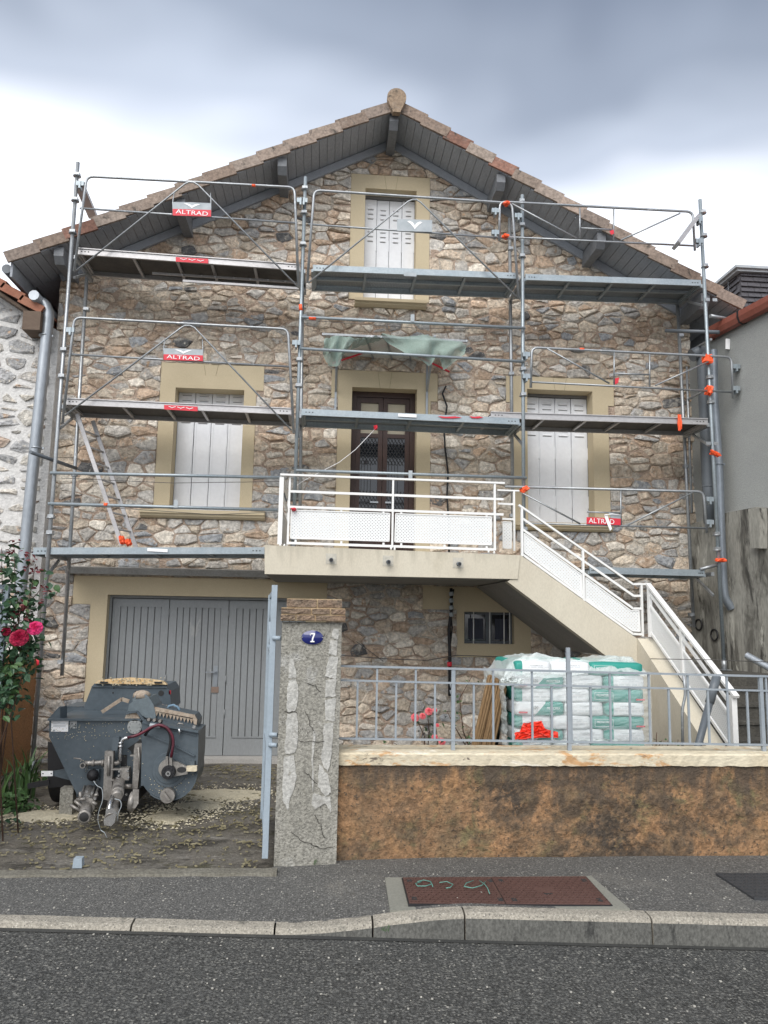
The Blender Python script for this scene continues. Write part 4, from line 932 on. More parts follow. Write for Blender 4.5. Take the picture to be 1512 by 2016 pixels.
c = sum(P, Vector())/4; text('lettering', 'ALTRAD', .34, (c.x-.03, SG-.034, c.z), m_text_white, s6, rot=-.03, h=.062)
P = pp([(1198,1009),(1222,1013),(1222,1021),(1203,1020)], SG-.03); b = MB(); b.prism(P, (0,.006,0)); obj('grey_field', b, m_signgrey, s6)
P = pp([(1190,1013),(1195,1012),(1205,1041),(1201,1045),(1191,1020)], SG-.045); b = MB(); b.prism(P, (0,.004,0)); b.tube(pp([(1191,1014),(1205,1012),(1222,1014)], SG-.05), .006, 5); obj('loose_bracket', b, m_text_white, s6)
P = pp([(1211,745),(1219,743),(1217,754),(1211,757)], SG-.02); b = MB(); b.prism(P, (0,.005,0)); obj('red_tag', b, m_red, g5)
P = pp([(1200,455),(1208,452),(1209,460),(1203,462)], SG-.02); b = MB(); b.prism(P, (0,.005,0)); obj('red_tag', b, m_red, g4)
# ladder between the lowest and middle left decks
a0, a1, c0, c1 = at(152,815,S+.25), at(166,812,S+.30), at(240,1074,S+.25), at(255,1074,S+.30)
b = MB(); b.bar(a0, c0, .03, .05); ld = obj('access_ladder', b, m_alu, sc)
a1 = a0+Vector((.10,.34,0)); c1 = c0+Vector((.10,.34,0)); b = MB(); b.bar(a1, c1, .03, .05); obj('ladder_stile', b, m_alu, ld)
for i in range(1, 8): t = i/8; b = MB(); b.tube([a0.lerp(c0, t), a1.lerp(c1, t)], .013, 6); obj('ladder_rung', b, m_alu, ld)
b = MB(); b.bar(at(157,365,S), at(184,428,S+.55), .12, .05, up=(0,0,1)); obj('end_guard', b, m_alu, sc)
b = MB(); b.bar(at(1371,430,S), at(1331,484,S-.3), .05, .14, up=(0,1,.0)); o = obj('end_guard', b, m_alu, sc)
b = MB(); b.bar(at(1368,436,S-.03), at(1334,482,S-.33), .01, .06, up=(0,1,0)); obj('end_guard', b, m_signgrey, sc)
# painted bands on tubes
for x0, y0, x1, y1, Y, r, m in ((75.5,1292,77,1312,S,.0265,m_red),(592,600,592.5,612,S,.0265,m_orange),(608,626,622,627,S-.055,.023,m_orange),(205,993.5,212,993.8,S-.055,.023,m_orange),(1141,687.5,1150,688,SG,.019,m_orange),(496,365,503,365.5,SG,.019,m_orange)):
    b = MB(); b.tube(pp([(x0,y0),(x1,y1)], Y), r, 10); obj('colour_band', b, m, sc)

# orange tape tied to tubes
def crumple(px, py, wpx, hpx, Y, label, dep=.05, seed=1, m=m_orange, name='orange_tape', rot=0):
    R = random.Random(seed); c = at(px, py, Y); s = Y/1514; w, h = wpx*s/2, hpx*s/2; b = MB()
    def f(u, v):
        th = u*2*PI; ph = (v-.5)*PI; k = 1+.22*math.sin(th*3+seed+v*5)+.18*R.uniform(-1,1)
        sg = lambda q: math.copysign(abs(q)**.6, q)
        x = w*sg(math.cos(th))*sg(math.cos(ph))*k; z = h*sg(math.sin(ph))*k; y = dep*sg(math.sin(th))*sg(math.cos(ph))*k
        return c+Vector((x*math.cos(rot)-z*math.sin(rot), y, x*math.sin(rot)+z*math.cos(rot)))
    vals = {}
    b.grid(lambda u, v: vals.setdefault((round(u % 1 if u < 1 else 0, 3), round(v, 3)), f(0 if u >= 1 else u, v)), 12, 6, smooth=False)
    return tag(obj(name, b, m), label, 'tape', 'orange tape tied round the scaffold')
crumple(997,401,13,7,SG-.01,'small orange tape around the top rail beside the third upright, above its twin',seed=2)
crumple(995,466,15,7,SG-.01,'small orange tape around the lower rail of the top right guardrail',seed=3)
crumple(1393,707,22,18,S-.05,'largest orange tape knot on the right upright at the middle guardrail top rail',seed=4)
crumple(1396,769,15,17,S-.05,'orange tape knot on the right upright at the middle guardrail lower rail',seed=5)
crumple(1338,832,8,28,S-.02,'long orange tape strip hanging from the right end of the middle deck',seed=6,dep=.015)
crumple(1407,893,20,7,S-.03,'slanting orange tape band round the right upright below the middle deck',seed=7,rot=-.5)
crumple(1419,1103,20,7,S-.03,'lowest orange tape band holding the zinc downpipe to the right upright',seed=8)
crumple(1033,963,18,10,S-.06,'orange tape strip on the upright at the head of the stair railing',seed=9,rot=.6)
crumple(240,1063,10,15,S+.2,'orange tape on the left stile foot of the ladder',seed=10,rot=.3)
crumple(252,1068,11,12,S+.25,'orange tape on the right stile foot of the ladder',seed=11,rot=.5)
crumple(578,1003,9,6,RY-.02,'red tape scrap on the left corner of the balcony railing',seed=12,m=m_red)
crumple(739,842,7,8,S+.1,'red scrap tied under the middle steel deck above the door',seed=13,m=m_red)
b = MB(); b.tube(pp([(738,845),(700,885),(668,910),(600,945),(585,955)], S+.1), .004, 5); tag(obj('cord', b, m_text_white), 'pale cord slanting from the deck above the door down to the railing', 'cord')

# ============================================================ CANOPY WITH NETTING
ca = thing('door_canopy', 'tubular door canopy over the brown front door', 'canopy', (.8, F, CZ+3.6))
for p in ([(634,658),(920,672)],):
    b = MB(); A = pp(p, 9.95); b.bar(A[0], A[1], .035, .03); obj('front_bar', b, m_galv, ca)
for px in (665, 856): 
    a = at(px, 662, 9.97); b = MB(); b.bar(a, (a.x, F-.01, a.z+.0), .03, .03); b.bar(a, (a.x, F-.01, a.z-.55), .028, .028); b.bar((a.x, F-.02, a.z), (a.x, F-.02, a.z-1.05), .03, .02); obj('bracket', b, m_zinc, ca)
a, c = at(640,660,9.97), at(905,671,9.97)
b = MB(); b.prism([a+Vector((0,0,.016)), c+Vector((0,0,.016)), (c.x, F-.02, c.z-.02), (a.x, F-.02, a.z-.02)], (0,0,.006)); obj('canopy_sheet', b, m_poly, ca)
for t in (.3,.45,.6): p = a.lerp(c, t); b = MB(); b.bar(p, (p.x+.15, F-.02, p.z-.04), .02, .02); obj('cross_bar', b, m_zinc, ca)
b = MB(); b.tube(pp([(655,715),(700,700),(760,678),(820,700),(885,732)], F-.15), .014, 6); obj('red_strap', b, m_red, ca)
net = MB(); T = pp([(748,663),(790,664),(830,662),(870,670),(905,675),(918,683)], 9.9); Bm = pp([(752,668),(800,700),(845,722),(862,700),(872,730),(912,702)], 9.82)
def lerpP(L, u):
    k = min(len(L)-1-1e-6, u*(len(L)-1)); i = int(k); return L[i].lerp(L[i+1], k-i)
def fnet(T, B, sd):
    def f(u, v):
        p = lerpP(T, u).lerp(lerpP(B, u), v); k = math.sin(v*PI)*.07+.02
        return p+Vector((.02*noise.noise(Vector((u*9,v*6,sd))), -.035-k*(.6+math.sin(u*17+v*3)), .02*noise.noise(Vector((u*8,v*5,sd+9)))))
    return f
net.grid(fnet(T, Bm, 1), 30, 12)
nn = obj('debris_netting', net, m_net); tag(nn, 'pale green netting draped over the front of the door canopy', 'netting')
n2_ = MB(); n2_.grid(fnet(pp([(638,671),(655,664),(680,664),(700,669)], 9.92), pp([(636,700),(645,722),(668,724),(674,700)], 9.85), 4), 14, 10); n2_.grid(fnet(pp([(700,669),(725,667),(748,665)], 9.93), pp([(690,690),(722,680),(750,672)], 10.1), 5), 10, 6); obj('netting_end', n2_, m_net, nn)
# black cable and electric wiring on the wall
b = MB(); b.tube(pp([(878,760),(871,775),(880,800),(874,840),(876,880),(882,930),(880,975),(884,1040),(884,1100)], F-.09), .014, 6); tag(obj('black_cable', b, m_black), 'thick black cable hanging down the stones right of the front door', 'cable')
b = MB(); b.tube(pp([(888,1158),(889,1200),(884,1240),(886,1300),(885,1370)], F-.12), .022, 7); b.tube(pp([(893,1160),(886,1200),(890,1235),(883,1300)], F-.10), .012, 5, mi=0)
w = obj('cable_bundle', b, m_black); tag(w, 'dark cable bundle wrapped in grey sleeve hanging left of the cellar window', 'cable')
for y0 in (1165,1178,1192,1206,1345,1358): b = MB(); b.tube(pp([(888,y0),(889,y0+8)], F-.12), .032, 8); obj('grey_sleeve', b, m_signgrey, w)
b = MB(); b.tube(pp([(885,1303),(885,1312)], F-.12), .034, 8); obj('red_plug', b, m_red, w)
b = MB(); b.tube(pp([(672,1290),(760,1297),(840,1300),(900,1290),(1060,1296),(1300,1300),(1500,1315)], F-.25), .006, 5); b.tube(pp([(700,1262),(728,1282),(755,1302)], F-.2), .004, 5); tag(obj('wall_wires', b, m_wire), 'thin dark wires running level along the lower stone wall', 'wire')

# ============================================================ DOWNPIPES
def pipe(name, pts, Y, r, m, label, cat='downpipe', bands=(), group=None, hollow=False):
    P = rounded(pts, Y) if not callable(Y) else [Y(x, y) for x, y in pts]
    b = MB(); b.tube(P, r, 14, caps=not hollow); o = obj(name, b, m); tag(o, label, cat, group)
    if hollow:
        b = MB(); b.tube([P[-1], P[-1]-(P[-1]-P[-2]).normalized()*.02], r*.9, 14); obj('pipe_mouth', b, m_frame, o)
        b = MB(); b.tube([P[-1]+(P[-1]-P[-2]).normalized()*.005, P[-1]-(P[-1]-P[-2]).normalized()*.02], r*1.06, 14, caps=False); obj('pipe_rim', b, m, o)
    for x, y in bands:
        p = at(x, y, Y); b = MB(); b.lathe(p-Vector((0,0,.012)), (0,0,1), [(0,r+.006),(.024,r+.006)], 14); b.box(p.x+r, p.x+r+.03, p.y-.01, p.y+.01, p.z-.012, p.z+.012); obj('pipe_clamp', b, m, o)
    return o
pipe('downpipe', [(72,592),(88,598),(96,618),(41,1160),(38,1190)], 10.35, .075, m_zinc, 'zinc downpipe on the whitewashed stone wall at the left', bands=[(89,661),(71,882),(41,1154)])
def clear(x, y): return at(x, y, 10.2)
pipe('downpipe', [(1362,700),(1383,690),(1387,760),(1395,952),(1399,1030)], 10.2, .092, m_pvc, 'wide dark grey downpipe at the right corner of the house', bands=[(1396,958)])
pipe('downpipe', [(1404,690),(1406,790),(1415,912),(1420,1060),(1424,1150),(1427,1178),(1440,1197)], 9.9, .056, mat('blue_grey_zinc', (.24,.27,.30), (.19,.215,.245), rough=.42, metal=.4, ns=3, bump=.05, stretch=(1,1,.4)), 'blue grey zinc downpipe ending in an open elbow above the steps', bands=[(1415,914)], hollow=True)

# ============================================================ LEFT NEIGHBOUR
NL = 10.55
nh = thing('stone_house', 'white pointed stone gable of the left neighbour with red tile verge', 'house', (-5, NL, 0))
e0, e1 = at(-60,512,NL-.3), at(82,606,NL-.3)
sl_ = (e0.z-e1.z)/(e1.x-e0.x)
top = lambda x: e1.z+.0+(e1.x-x)*sl_-.12
cr0, cr1 = at(116,640,NL), at(84,1084,NL); nxr = (cr0.x+cr1.x)/2
zbw = at(80,1290,10.5).z
b = MB(); b.prism([(-8,NL+.01,zbw-.05),(nxr,NL+.01,zbw-.05),(nxr,NL+.01,top(nxr)),(-8,NL+.01,top(-8))], (0,.19,0)); obj('pointed_wall', b, m_wmortar, nh)
b = MB(); b.prism([(-8,NL+.21,-.3),(-3.9,NL+.21,-.3),(-3.9,NL+.21,top(-3.9)-.3),(-8,NL+.21,top(-8)-.3)], (0,8,0)); obj('house_body', b, m_roughcast, nh)
def tint_l(x, z, R):
    c = R.choice([(.46,.44,.41),(.36,.36,.36),(.50,.47,.42),(.42,.40,.36),(.33,.33,.33),(.38,.30,.24)]); k = R.uniform(.85,1.2); return tuple(v*k for v in c)
pl = [(1,0,nxr-.09), (-1,0,5.6), halfplane(Vector((e0.x,0,e0.z)), Vector((e1.x,0,e1.z)), .2)]
st = rubble(-5.7, nxr, .3, CZ+6, NL+.012, pl, [], tint_l, random.Random(3), rowh=(.14,.25), wid=(.2,.5), gap=.036, hmax=.018)
for ar, c, bb in st: obj('stone', bb, m_stone, nh)
rf = thing('roof', None, None, e1); rf.parent = nh; rf.location = e1-nh.location
dd = (e1-e0).normalized(); L_ = (e1-e0).length+2.5; s0_ = e1-dd*L_; upn = Vector((-dd.z,0,dd.x)); upn = upn if upn.z > 0 else -upn
n = 12
for i in range(n):
    p0 = s0_+dd*(L_*i/n); p1 = s0_+dd*(L_*(i+1)/n+.03); b = MB()
    b.prism([(q.x,NL-.32,q.z) for q in (p0, p1+upn*.035, p1+upn*(.035-.11), p0-upn*.11)], (0,.045,0)); b.prism([(q.x,NL-.27,q.z) for q in (p0, p1+upn*.035, p1+upn*.01, p0-upn*.02)], (0,.5,0)); obj('verge_tile', b, m_tile_red, rf)
b = MB(); b.prism([(q.x,NL-.26,q.z) for q in (s0_-upn*.03, e1-upn*.03, e1-upn*.06, s0_-upn*.06)], (0,9,0)); obj('roof_covering', b, m_tile_red, rf)
b = MB(); b.prism([(q.x,NL-.24,q.z) for q in (s0_-upn*.12, e1-upn*.12, e1-upn*.16, s0_-upn*.16)], (0,.23,0)); obj('soffit_board', b, mat('brown_eave_board', (.10,.065,.045), (.14,.1,.07), stretch=(1,4,4), ns=5), rf)
b = MB(); p = at(64,632,NL-.35); b.box(p.x-.13, p.x+.10, NL-.35, NL-.02, p.z-.12, p.z+.14); obj('eave_beam', b, mat('brown_eave_board', (1,1,1)), rf)
b = MB(); p = at(84,600,10.35); b.tube([(p.x-.05, NL-.4, p.z+.05),(p.x-.05, NL+4, p.z+.05)], .07, 10); obj('gutter', b, m_zinc, rf)

# left boundary wall, ochre, running to the street
b = MB(); zt = at(80,1290,10.5).z
b.grid(lambda u, v: (nxr-.012+.012*noise.noise(Vector((u*30, v*6, 1))), 10.74-4.7*u, -.1+(zt+.1)*v), 60, 10, smooth=True)
b.box(-4.15, nxr-.028, 6.0, 10.54, -.1, zt-.002)
tag(obj('boundary_wall', b, m_ochre_l), 'low ochre rendered wall behind the red roses at the left', 'wall')

# ============================================================ RIGHT NEIGHBOUR
def ln(Y, X0=5.50, Y0=10.1): return X0-.186*(Y-Y0)
def onl(px, py, X0=5.50, Y0=10.1):
    d = ray(px, py); k = (X0+.186*Y0)/(d.x+.186*d.y); return EYE+d*k
nr = thing('grey_house', 'grey spray rendered side wall of the right neighbour under a red brown gutter', 'house', (5.5, 9, 0))
zt = CZ+4.1
b = MB(); b.prism([(ln(13),13,0),(ln(5),5,0),(ln(5)+.25,5,0),(ln(13)+.25,13,0)], (0,0,zt-.06)); obj('rendered_wall', b, m_roughcast, nr)
g0, g1 = Vector((ln(10.15)-.06,10.15,zt)), Vector((ln(5)-.06,5,zt))
b = MB(); prof = [(-.07,.08),(-.075,0),(-.05,-.07),(0,-.09),(.05,-.07),(.07,0),(.07,.07)]
nx_ = Vector((1,.186,0)).normalized()
b.prism([g0+nx_*(x)+Vector((0,0,z)) for x, z in prof], g1-g0); go = obj('gutter', b, m_gutter_red, nr)
b = MB(); b.prism([g0+nx_*(x*1.15)+Vector((0,.012,z*1.15)) for x, z in prof], (0,-.03,0)); obj('gutter_end', b, m_gutter_red, go)
for t in (.12, .3, .5): p = g0.lerp(g1, t); b = MB(); b.prism([p+nx_*(x*1.12)+Vector((0,0,z*1.12)) for x, z in prof], (g1-g0).normalized()*.025); obj('gutter_hook', b, m_iron, go)
b = MB(); b.prism([(ln(10.1)-.0,10.1,zt+.08),(ln(5)-.0,5,zt+.08),(ln(5)+4,5,zt+2.2),(ln(10.1)+4,10.1,zt+2.2)], (0,0,.06)); obj('roof', b, m_tile_red, nr)
b = MB(); q = onl(1437,670); b.bar(q+Vector((-.03,0,.02)), q+Vector((-.04,0,-.13)), .06, .01, up=(0,1,0)); obj('paint_rag', b, m_text_white, nr)
# slate clad chimney
ch = thing('chimney', 'slate clad chimney stack rising behind the neighbour gutter at the right', 'chimney', (6.2, 10.9, CZ+4))
c0 = at(1456,640,10.9); c1 = at(1477,560,10.9); cx0, cx1 = at(1458,600,10.9).x, at(1580,600,10.9).x; zc = at(1480,532,10.9).z
b = MB(); b.box(cx0+.03, cx1, 10.93, 11.9, zt-.8, zc); obj('stack', b, m_slate, ch)
R = random.Random(4); z = zt-.5; row = 0
while z < zc:
    h = .085; x = cx0+.03-(.1 if row % 2 else 0)
    while x < cx1:
        xa, xb = max(x, cx0+.03), min(x+.21, cx1)
        if xb-xa > .03: b = MB(); b.prism([(xa+.003,10.93,z+h),(xb-.003,10.93,z+h),(xb-.003,10.905-R.uniform(0,.006),z),(xa+.003,10.905-R.uniform(0,.006),z)], (0,.012,0)); obj('slate', b, m_slate, ch)
        x += .21
    yy = 10.94+(.1 if row % 2 else 0)
    while yy < 11.85:
        b = MB(); b.prism([(cx0+.03,yy,z+h),(cx0+.03,yy+.2,z+h),(cx0+.006,yy+.2,z),(cx0+.006,yy,z)], (.012,0,0)); obj('slate', b, m_slate, ch); yy += .205
    z += h; row += 1
b = MB(); b.box(cx0-.09, cx1+.1, 10.82, 12, zc, zc+.04); b.box(cx0-.05, cx1+.1, 10.86, 12, zc-.04, zc-.001); obj('cap', b, m_signgrey, ch)
b = MB(); p = at(1450,556,11.2)
for k in range(5): b.bar((p.x-.14+k*.06, 11.2, p.z-.15),(p.x-.14+k*.06, 11.2, p.z+.12), .005, .005); b.bar((p.x-.14, 11.2, p.z-.13+k*.06),(p.x+.12, 11.2, p.z-.13+k*.06), .005, .005)
obj('wire_mesh_guard', b, m_zinc, ch)
# retaining wall
def rl(Y): return ln(Y, 5.27, 10.7)
def onr(px, py): return onl(px, py, 5.27, 10.7)
P = [onr(1356,1034), onr(1414,1013), onr(1432,1009), onr(1489,998), onr(1505,1000), onr(1700,1010)]
b = MB(); P2 = P+[Vector((P[-1].x,P[-1].y,-.2)), Vector((rl(10.9),10.9,-.2)), Vector((rl(10.9),10.9,P[0].z))]
b.prism(P2, (.16,0.03,0)); rw = obj('retaining_wall', b, m_retain); tag(rw, 'stained grey concrete retaining wall behind the zinc downpipe', 'wall')
q0, q1 = onr(1492,1005), onr(1530,1000)
b = MB(); b.prism([onr(1489,1003)+Vector((-.01,0,0)), onr(1512,1001)+Vector((-.01,0,0)), onr(1512,1080)+Vector((-.01,0,0)), onr(1494,1079)+Vector((-.01,0,0))], (-.10,0,0)); obj('wall_block', b, m_retain, rw)
for px, py in ((1378,1230),(1409,1250)):
    c = onr(px, py); b = MB(); b.tube([c+Vector((-.02, math.cos(a)*.09, math.sin(a)*.075)) for a in [i*2*PI/16 for i in range(17)]], .012, 6); obj('iron_ring', b, m_iron, rw)
# old steps
os_ = thing('garden_steps', 'dark mossy concrete steps climbing at the right edge behind the railing', 'steps', (5, 8, 0))
n = 9; ztop = at(1450,1326,9.25).z; zz = ztop; yy = 8.95
b = MB(); b.box(XB+.003, 7.5, yy, 10.9, 0, zz); obj('top_landing', b, m_step, os_)
for i in range(n):
    zz -= .155; 
    if zz < .02: break
    b = MB(); b.box(XB+.003, 7.5, yy-.27, yy-.001, 0, zz); b.box(XB+.003, 7.5, yy-.29, yy-.002, zz+.001, zz+.03); obj('step', b, m_step, os_); yy -= .27

# ============================================================ FRONT WALL, PIER, RAILING, GATE
WY = 6.27
fw_ = thing('front_wall', 'low ochre rendered street wall with dark lichen stains and a cream coping', 'wall', (3, WY, 0))
x0 = at(661,1600,WY).x
zc0, zc1 = at(665,1505,WY).z, at(665,1482,WY-.02).z
b = MB()
def fwall(u, v):
    x = x0+(8.5-x0)*u; z = -.05+(zc0+.05)*v; n_ = noise.noise(Vector((x*2.2, z*2.2, 0)))*.012+noise.noise(Vector((x*1.1, z*9, 2)))*.010+noise.noise(Vector((x*9, z*11, 4)))*.007+noise.noise(Vector((x*24, z*24, 8)))*.003
    return (x, WY+n_, z)
b.grid(fwall, 420, 60); b.box(x0+.001, 8.5, WY+.03, WY+.25, -.05, zc0); obj('rendered_face', b, m_ochre, fw_)
b = MB(); V = []; n = 160
for i in range(n+1):
    x = x0+(8.5-x0)*i/n; j = lambda: rnd.uniform(-.004,.004); V += [(x,WY-.022+j(),zc0-.004+j()),(x,WY-.028+j(),zc1-.012+j()),(x,WY-.012,zc1+j()*.6),(x,WY+.30,zc1+.012),(x,WY+.30,zc0)]
b.add(V, [(i*5+k,(i+1)*5+k,(i+1)*5+k+1,i*5+k+1) for i in range(n) for k in range(4)]+[(4,3,2,1,0)], smooth=False); obj('coping', b, m_coping, fw_)
# railing on the wall
FY = WY+.10
fr_ = thing('garden_railing', 'grey painted iron railing standing on the low ochre street wall', 'railing', (3, FY, zc1))
def fbar(name, p0, p1, w, h):
    a, c = at(*p0, FY), at(*p1, FY); d = c-a; c = a+d*1.9; b = MB(); b.bar(a, c, w, h); return obj(name, b, m_fence, fr_)
fbar('rail', (668,1311), (1512,1331.5), .035, .016); fbar('rail', (668,1339), (1512,1360), .03, .014); fbar('rail', (666,1453.5), (1512,1466.5), .03, .014)
for i in range(26):
    px = 703+i*38.2+ (i*i*.012)
    long = i % 2 == 1
    yt = (1312.5 if long else 1340)+(px-668)*.0243; yb = 1454+(px-668)*.0152; 
    xx = at(px, 1400, FY).x
    if 13.0 > xx:
        b = MB(); zt_ = at(px, yt, FY).z; zb = at(px, yb, FY).z; b.bar((xx,FY,zb),(xx,FY,zt_), .016, .016, up=(0,1,0)); obj('baluster', b, m_fence, fr_)
for px, yt in ((892,1316),(1120,1275),(1500,1333),(1880,1333)):
    xx = at(px, 1400, FY).x; zt_ = at(px, yt, FY).z; b = MB(); b.bar((xx,FY+.002,zc1-.02),(xx,FY+.002,zt_), .03, .03, up=(0,1,0)); obj('post', b, m_fence, fr_)
# pier
pa, pb_ = at(553,1225,6.2), at(541,1705,6.2); pc, pd = at(678,1225,6.2), at(660,1692,6.2)
pier = thing('gate_pier', 'cracked cement gate pier with whitish patches and a lichened brick cap', 'pillar', ((pa.x+pc.x)/2, 6.4, .05))
px0, px1 = (pa.x+pb_.x)/2, (pc.x+pd.x)/2-.005; zb, zt = -.05, pa.z
b = MB(); PD = .46
b.grid(lambda u, v: (px0+(px1-px0)*u, 6.2+.007*noise.noise(Vector((u*5,v*16,0)))+.003*noise.noise(Vector((u*17,v*50,3))), zb+(zt-zb)*v), 24, 80)
b.grid(lambda u, v: (px1+.006*noise.noise(Vector((u*5,v*16,7))), 6.2+PD*u, zb+(zt-zb)*v), 8, 60); b.grid(lambda u, v: (px0, 6.2+PD-PD*u, zb+(zt-zb)*v), 6, 20); b.box(px0+.01, px1-.01, 6.22, 6.2+PD, zb, zt)
obj('pier_shaft', b, m_post, pier)
# brick cap
def bricks(z0, h, xa, xb, ya, yb, cuts, seed):
    R = random.Random(seed); xs = [xa+(xb-xa)*c for c in (0, *cuts, 1)]
    for a, c in zip(xs, xs[1:]):
        b = MB(); j = lambda: R.uniform(-.006,.006); g = .006
        b.grid(lambda u, v: Vector((a+g+(c-a-2*g)*u, ya+j()*.8, z0+g+(h-2*g)*v)), 6, 3, smooth=False); b.box(a+g, c-g, ya+.01, yb, z0+g, z0+h-g); obj('brick', b, m_brick_old, pier)
    b = MB(); b.box(xa+.008, xb-.008, ya+.012, yb-.01, z0, z0+h); obj('mortar', b, mat('ochre_mortar', (.42,.27,.15), (.45,.36,.22), bs=50, bump=.6), pier)
zA, zB = at(560,1222,6.15).z, at(560,1196,6.15).z; zC = at(565,1178,6.17).z; zm = (zA+zB)/2
xa, xb = at(551,1210,6.15).x, at(682,1210,6.15).x; xa2, xb2 = at(563,1185,6.17).x, at(675,1185,6.17).x
bricks(zA, zm-zA, xa, xb, 6.15, 6.71, (.24,.53), 1); bricks(zm, zB-zm, xa+.003, xb-.002, 6.15, 6.71, (.47,.76), 2); bricks(zB, zC-zB, xa2, xb2, 6.17, 6.69, (.55,), 3)
# filler patches
def patch(pts, Y=6.195):
    P = pp(pts, Y); b = MB(); R = random.Random(len(pts)); Q = []
    for p, q in zip(P, P[1:]+P[:1]):
        for t in (0,.25,.5,.75): v = p.lerp(q, t); Q.append(v+Vector((R.uniform(-.006,.006),0,R.uniform(-.006,.006))))
    b.prism(Q, (0,.03,0)); obj('filler_patch', b, m_patch, pier)
patch([(570,1299),(576,1298),(584,1325),(582,1334),(568,1336)]); patch([(568,1340),(583,1338),(588,1360),(582,1400),(565,1402),(564,1370)]); patch([(565,1406),(585,1403),(587,1440),(582,1482),(560,1484),(562,1440)]); patch([(560,1489),(580,1487),(584,1530),(572,1570),(567,1594),(556,1575),(556,1530)])
patch([(655,1240),(665,1238),(668,1252),(663,1259),(653,1256)]); patch([(650,1262),(663,1261),(664,1288),(660,1290),(647,1288)]); patch([(647,1294),(664,1293),(663,1330),(660,1336),(640,1333)]); patch([(642,1338),(662,1337),(660,1371),(639,1372)]); patch([(640,1377),(661,1375),(659,1420),(640,1418)]); patch([(637,1424),(657,1424),(654,1470),(646,1520),(632,1500),(636,1460)]); patch([(628,1505),(644,1524),(653,1560),(640,1566),(626,1550)]); patch([(618,1560),(632,1566),(650,1570),(652,1600),(640,1580),(620,1594),(612,1580)]); patch([(616,1440),(620,1445),(618,1490),(616,1560),(613,1500)])
# cracks as fine grooves of dark grit
b = MB(); R = random.Random(8)
for x_, y_, dx, dy, n in ((605,1345,6,2,9),(560,1400,7,-1,5),(600,1400,3,8,10),(590,1460,8,2,8),(600,1520,6,5,7),(575,1640,9,3,7),(640,1650,-4,-8,8),(612,1660,6,1,7),(640,1250,-5,7,6)):
    pts = []; x, y = x_, y_
    for k in range(n): pts.append(at(x, y, 6.192)); x += dx*R.uniform(.3,1.3)+R.uniform(-2,2); y += dy*R.uniform(.2,1.4)+R.uniform(-4,4)
    b.tube([p for p in pts], .0022, 4)
obj('cracks', b, mat('crack_grit', (.045,.042,.035), bump=0, rough=1), pier)['kind'] = 'stuff'
# number plate
c = at(615,1255,6.19); w, h = 21*6.19/1514, 13.5*6.19/1514
b = MB(); b.grid(lambda u, v: c+Vector((w*v*math.cos(u*2*PI), -.016*(1-v*v), h*v*math.sin(u*2*PI))), 28, 6); b.v = b.v
npl = obj('number_plate', b, m_enamel); tag(npl, 'oval blue enamel house number plate with a white 7', 'number plate')
b = MB(); s = h/13.5
def sg(pts): b.prism([c+Vector((x*s, -.0185, -z*s)) for x, z in pts], (0,.004,0))
sg([(-4,-8.5),(5,-8.5),(5,-6),(-4,-6)]); sg([(-4.6,-8.5),(-3.2,-8.5),(-3.6,-3.6),(-4.6,-4)]); sg([(2.2,-6),(5,-6),(2.2,1.5),(1.4,6.5),(-1.2,6.5),(-.6,1)]); sg([(-3.4,6.5),(4,6.5),(4.4,8.8),(-3.8,8.8)])
obj('numeral', b, m_text_white, npl)
b = MB()
for sx in (-1, 1): b.lathe(c+Vector((sx*w*.93,-.004,0)), (0,-1,0), [(0,.005),(.004,.003)], 8)
obj('screws', b, m_galv, npl)
# right gate leaf, opened inwards and seen nearly edge on
def gate(xg, y0, y1, z0, z1, label, side=1, tilt=0):
    g = thing('gate_leaf', label, 'gate', (xg, y0, z0))
    X = lambda y: xg+(y-y0)*tilt
    for y in (y0, y1): b = MB(); b.bar((X(y),y,z0),(X(y),y,z1+(.0 if y == y0 else -.05)), .045, .05, up=(0,1,0)); obj('stile', b, m_gate, g)
    for z in (z0+.08, z0+.75, z1-.55, z1-.06): b = MB(); b.bar((X(y0),y0,z),(X(y1),y1,z), .03, .04); obj('cross_rail', b, m_gate, g)
    b = MB(); b.box(X(y0)-.002, X(y0)+.002, y0+.03, y1-.03, z0+.1, z0+.74); b.v = [(X(v[1])+(v[0]-X(y0)), v[1], v[2]) for v in b.v]; obj('sheet_panel', b, m_gate, g)
    for k in range(1, 8):
        y = y0+(y1-y0)*k/8; b = MB(); b.bar((X(y),y,z0+.75),(X(y),y,z1-.55), .014, .014, up=(0,1,0)); obj('bar', b, m_gate, g)
    for k in range(3):
        cy = y0+(y1-y0)*(k+.5)/3; rr = (y1-y0)/6*.85; b = MB(); b.tube([(X(cy+math.cos(a)*rr), cy+math.cos(a)*rr, z1-.3+math.sin(a)*.2) for a in [i*2*PI/16 for i in range(17)]], .010, 6); obj('scroll', b, m_gate, g)
    return g
zt = at(549,1148,6.35).z
g = gate(-.385, 6.27, 7.45, .09, zt-.02, 'pale blue iron gate leaf standing open beside the cement pier', tilt=-.090)
for z in (at(545,1256,6.27).z, at(540,1465,6.27).z, at(538,1445,6.27).z): b = MB(); b.tube([(-.385,6.24,z),(-.32,6.22,z)], .018, 8); obj('hinge', b, m_gate, g)
gl = at(6,1250,7.0)
gate(gl.x-.75, 5.9, 7.0, .1, at(8,1142,7.0).z, 'pale blue iron gate leaf at the left edge of the photo', tilt=.75/1.1)

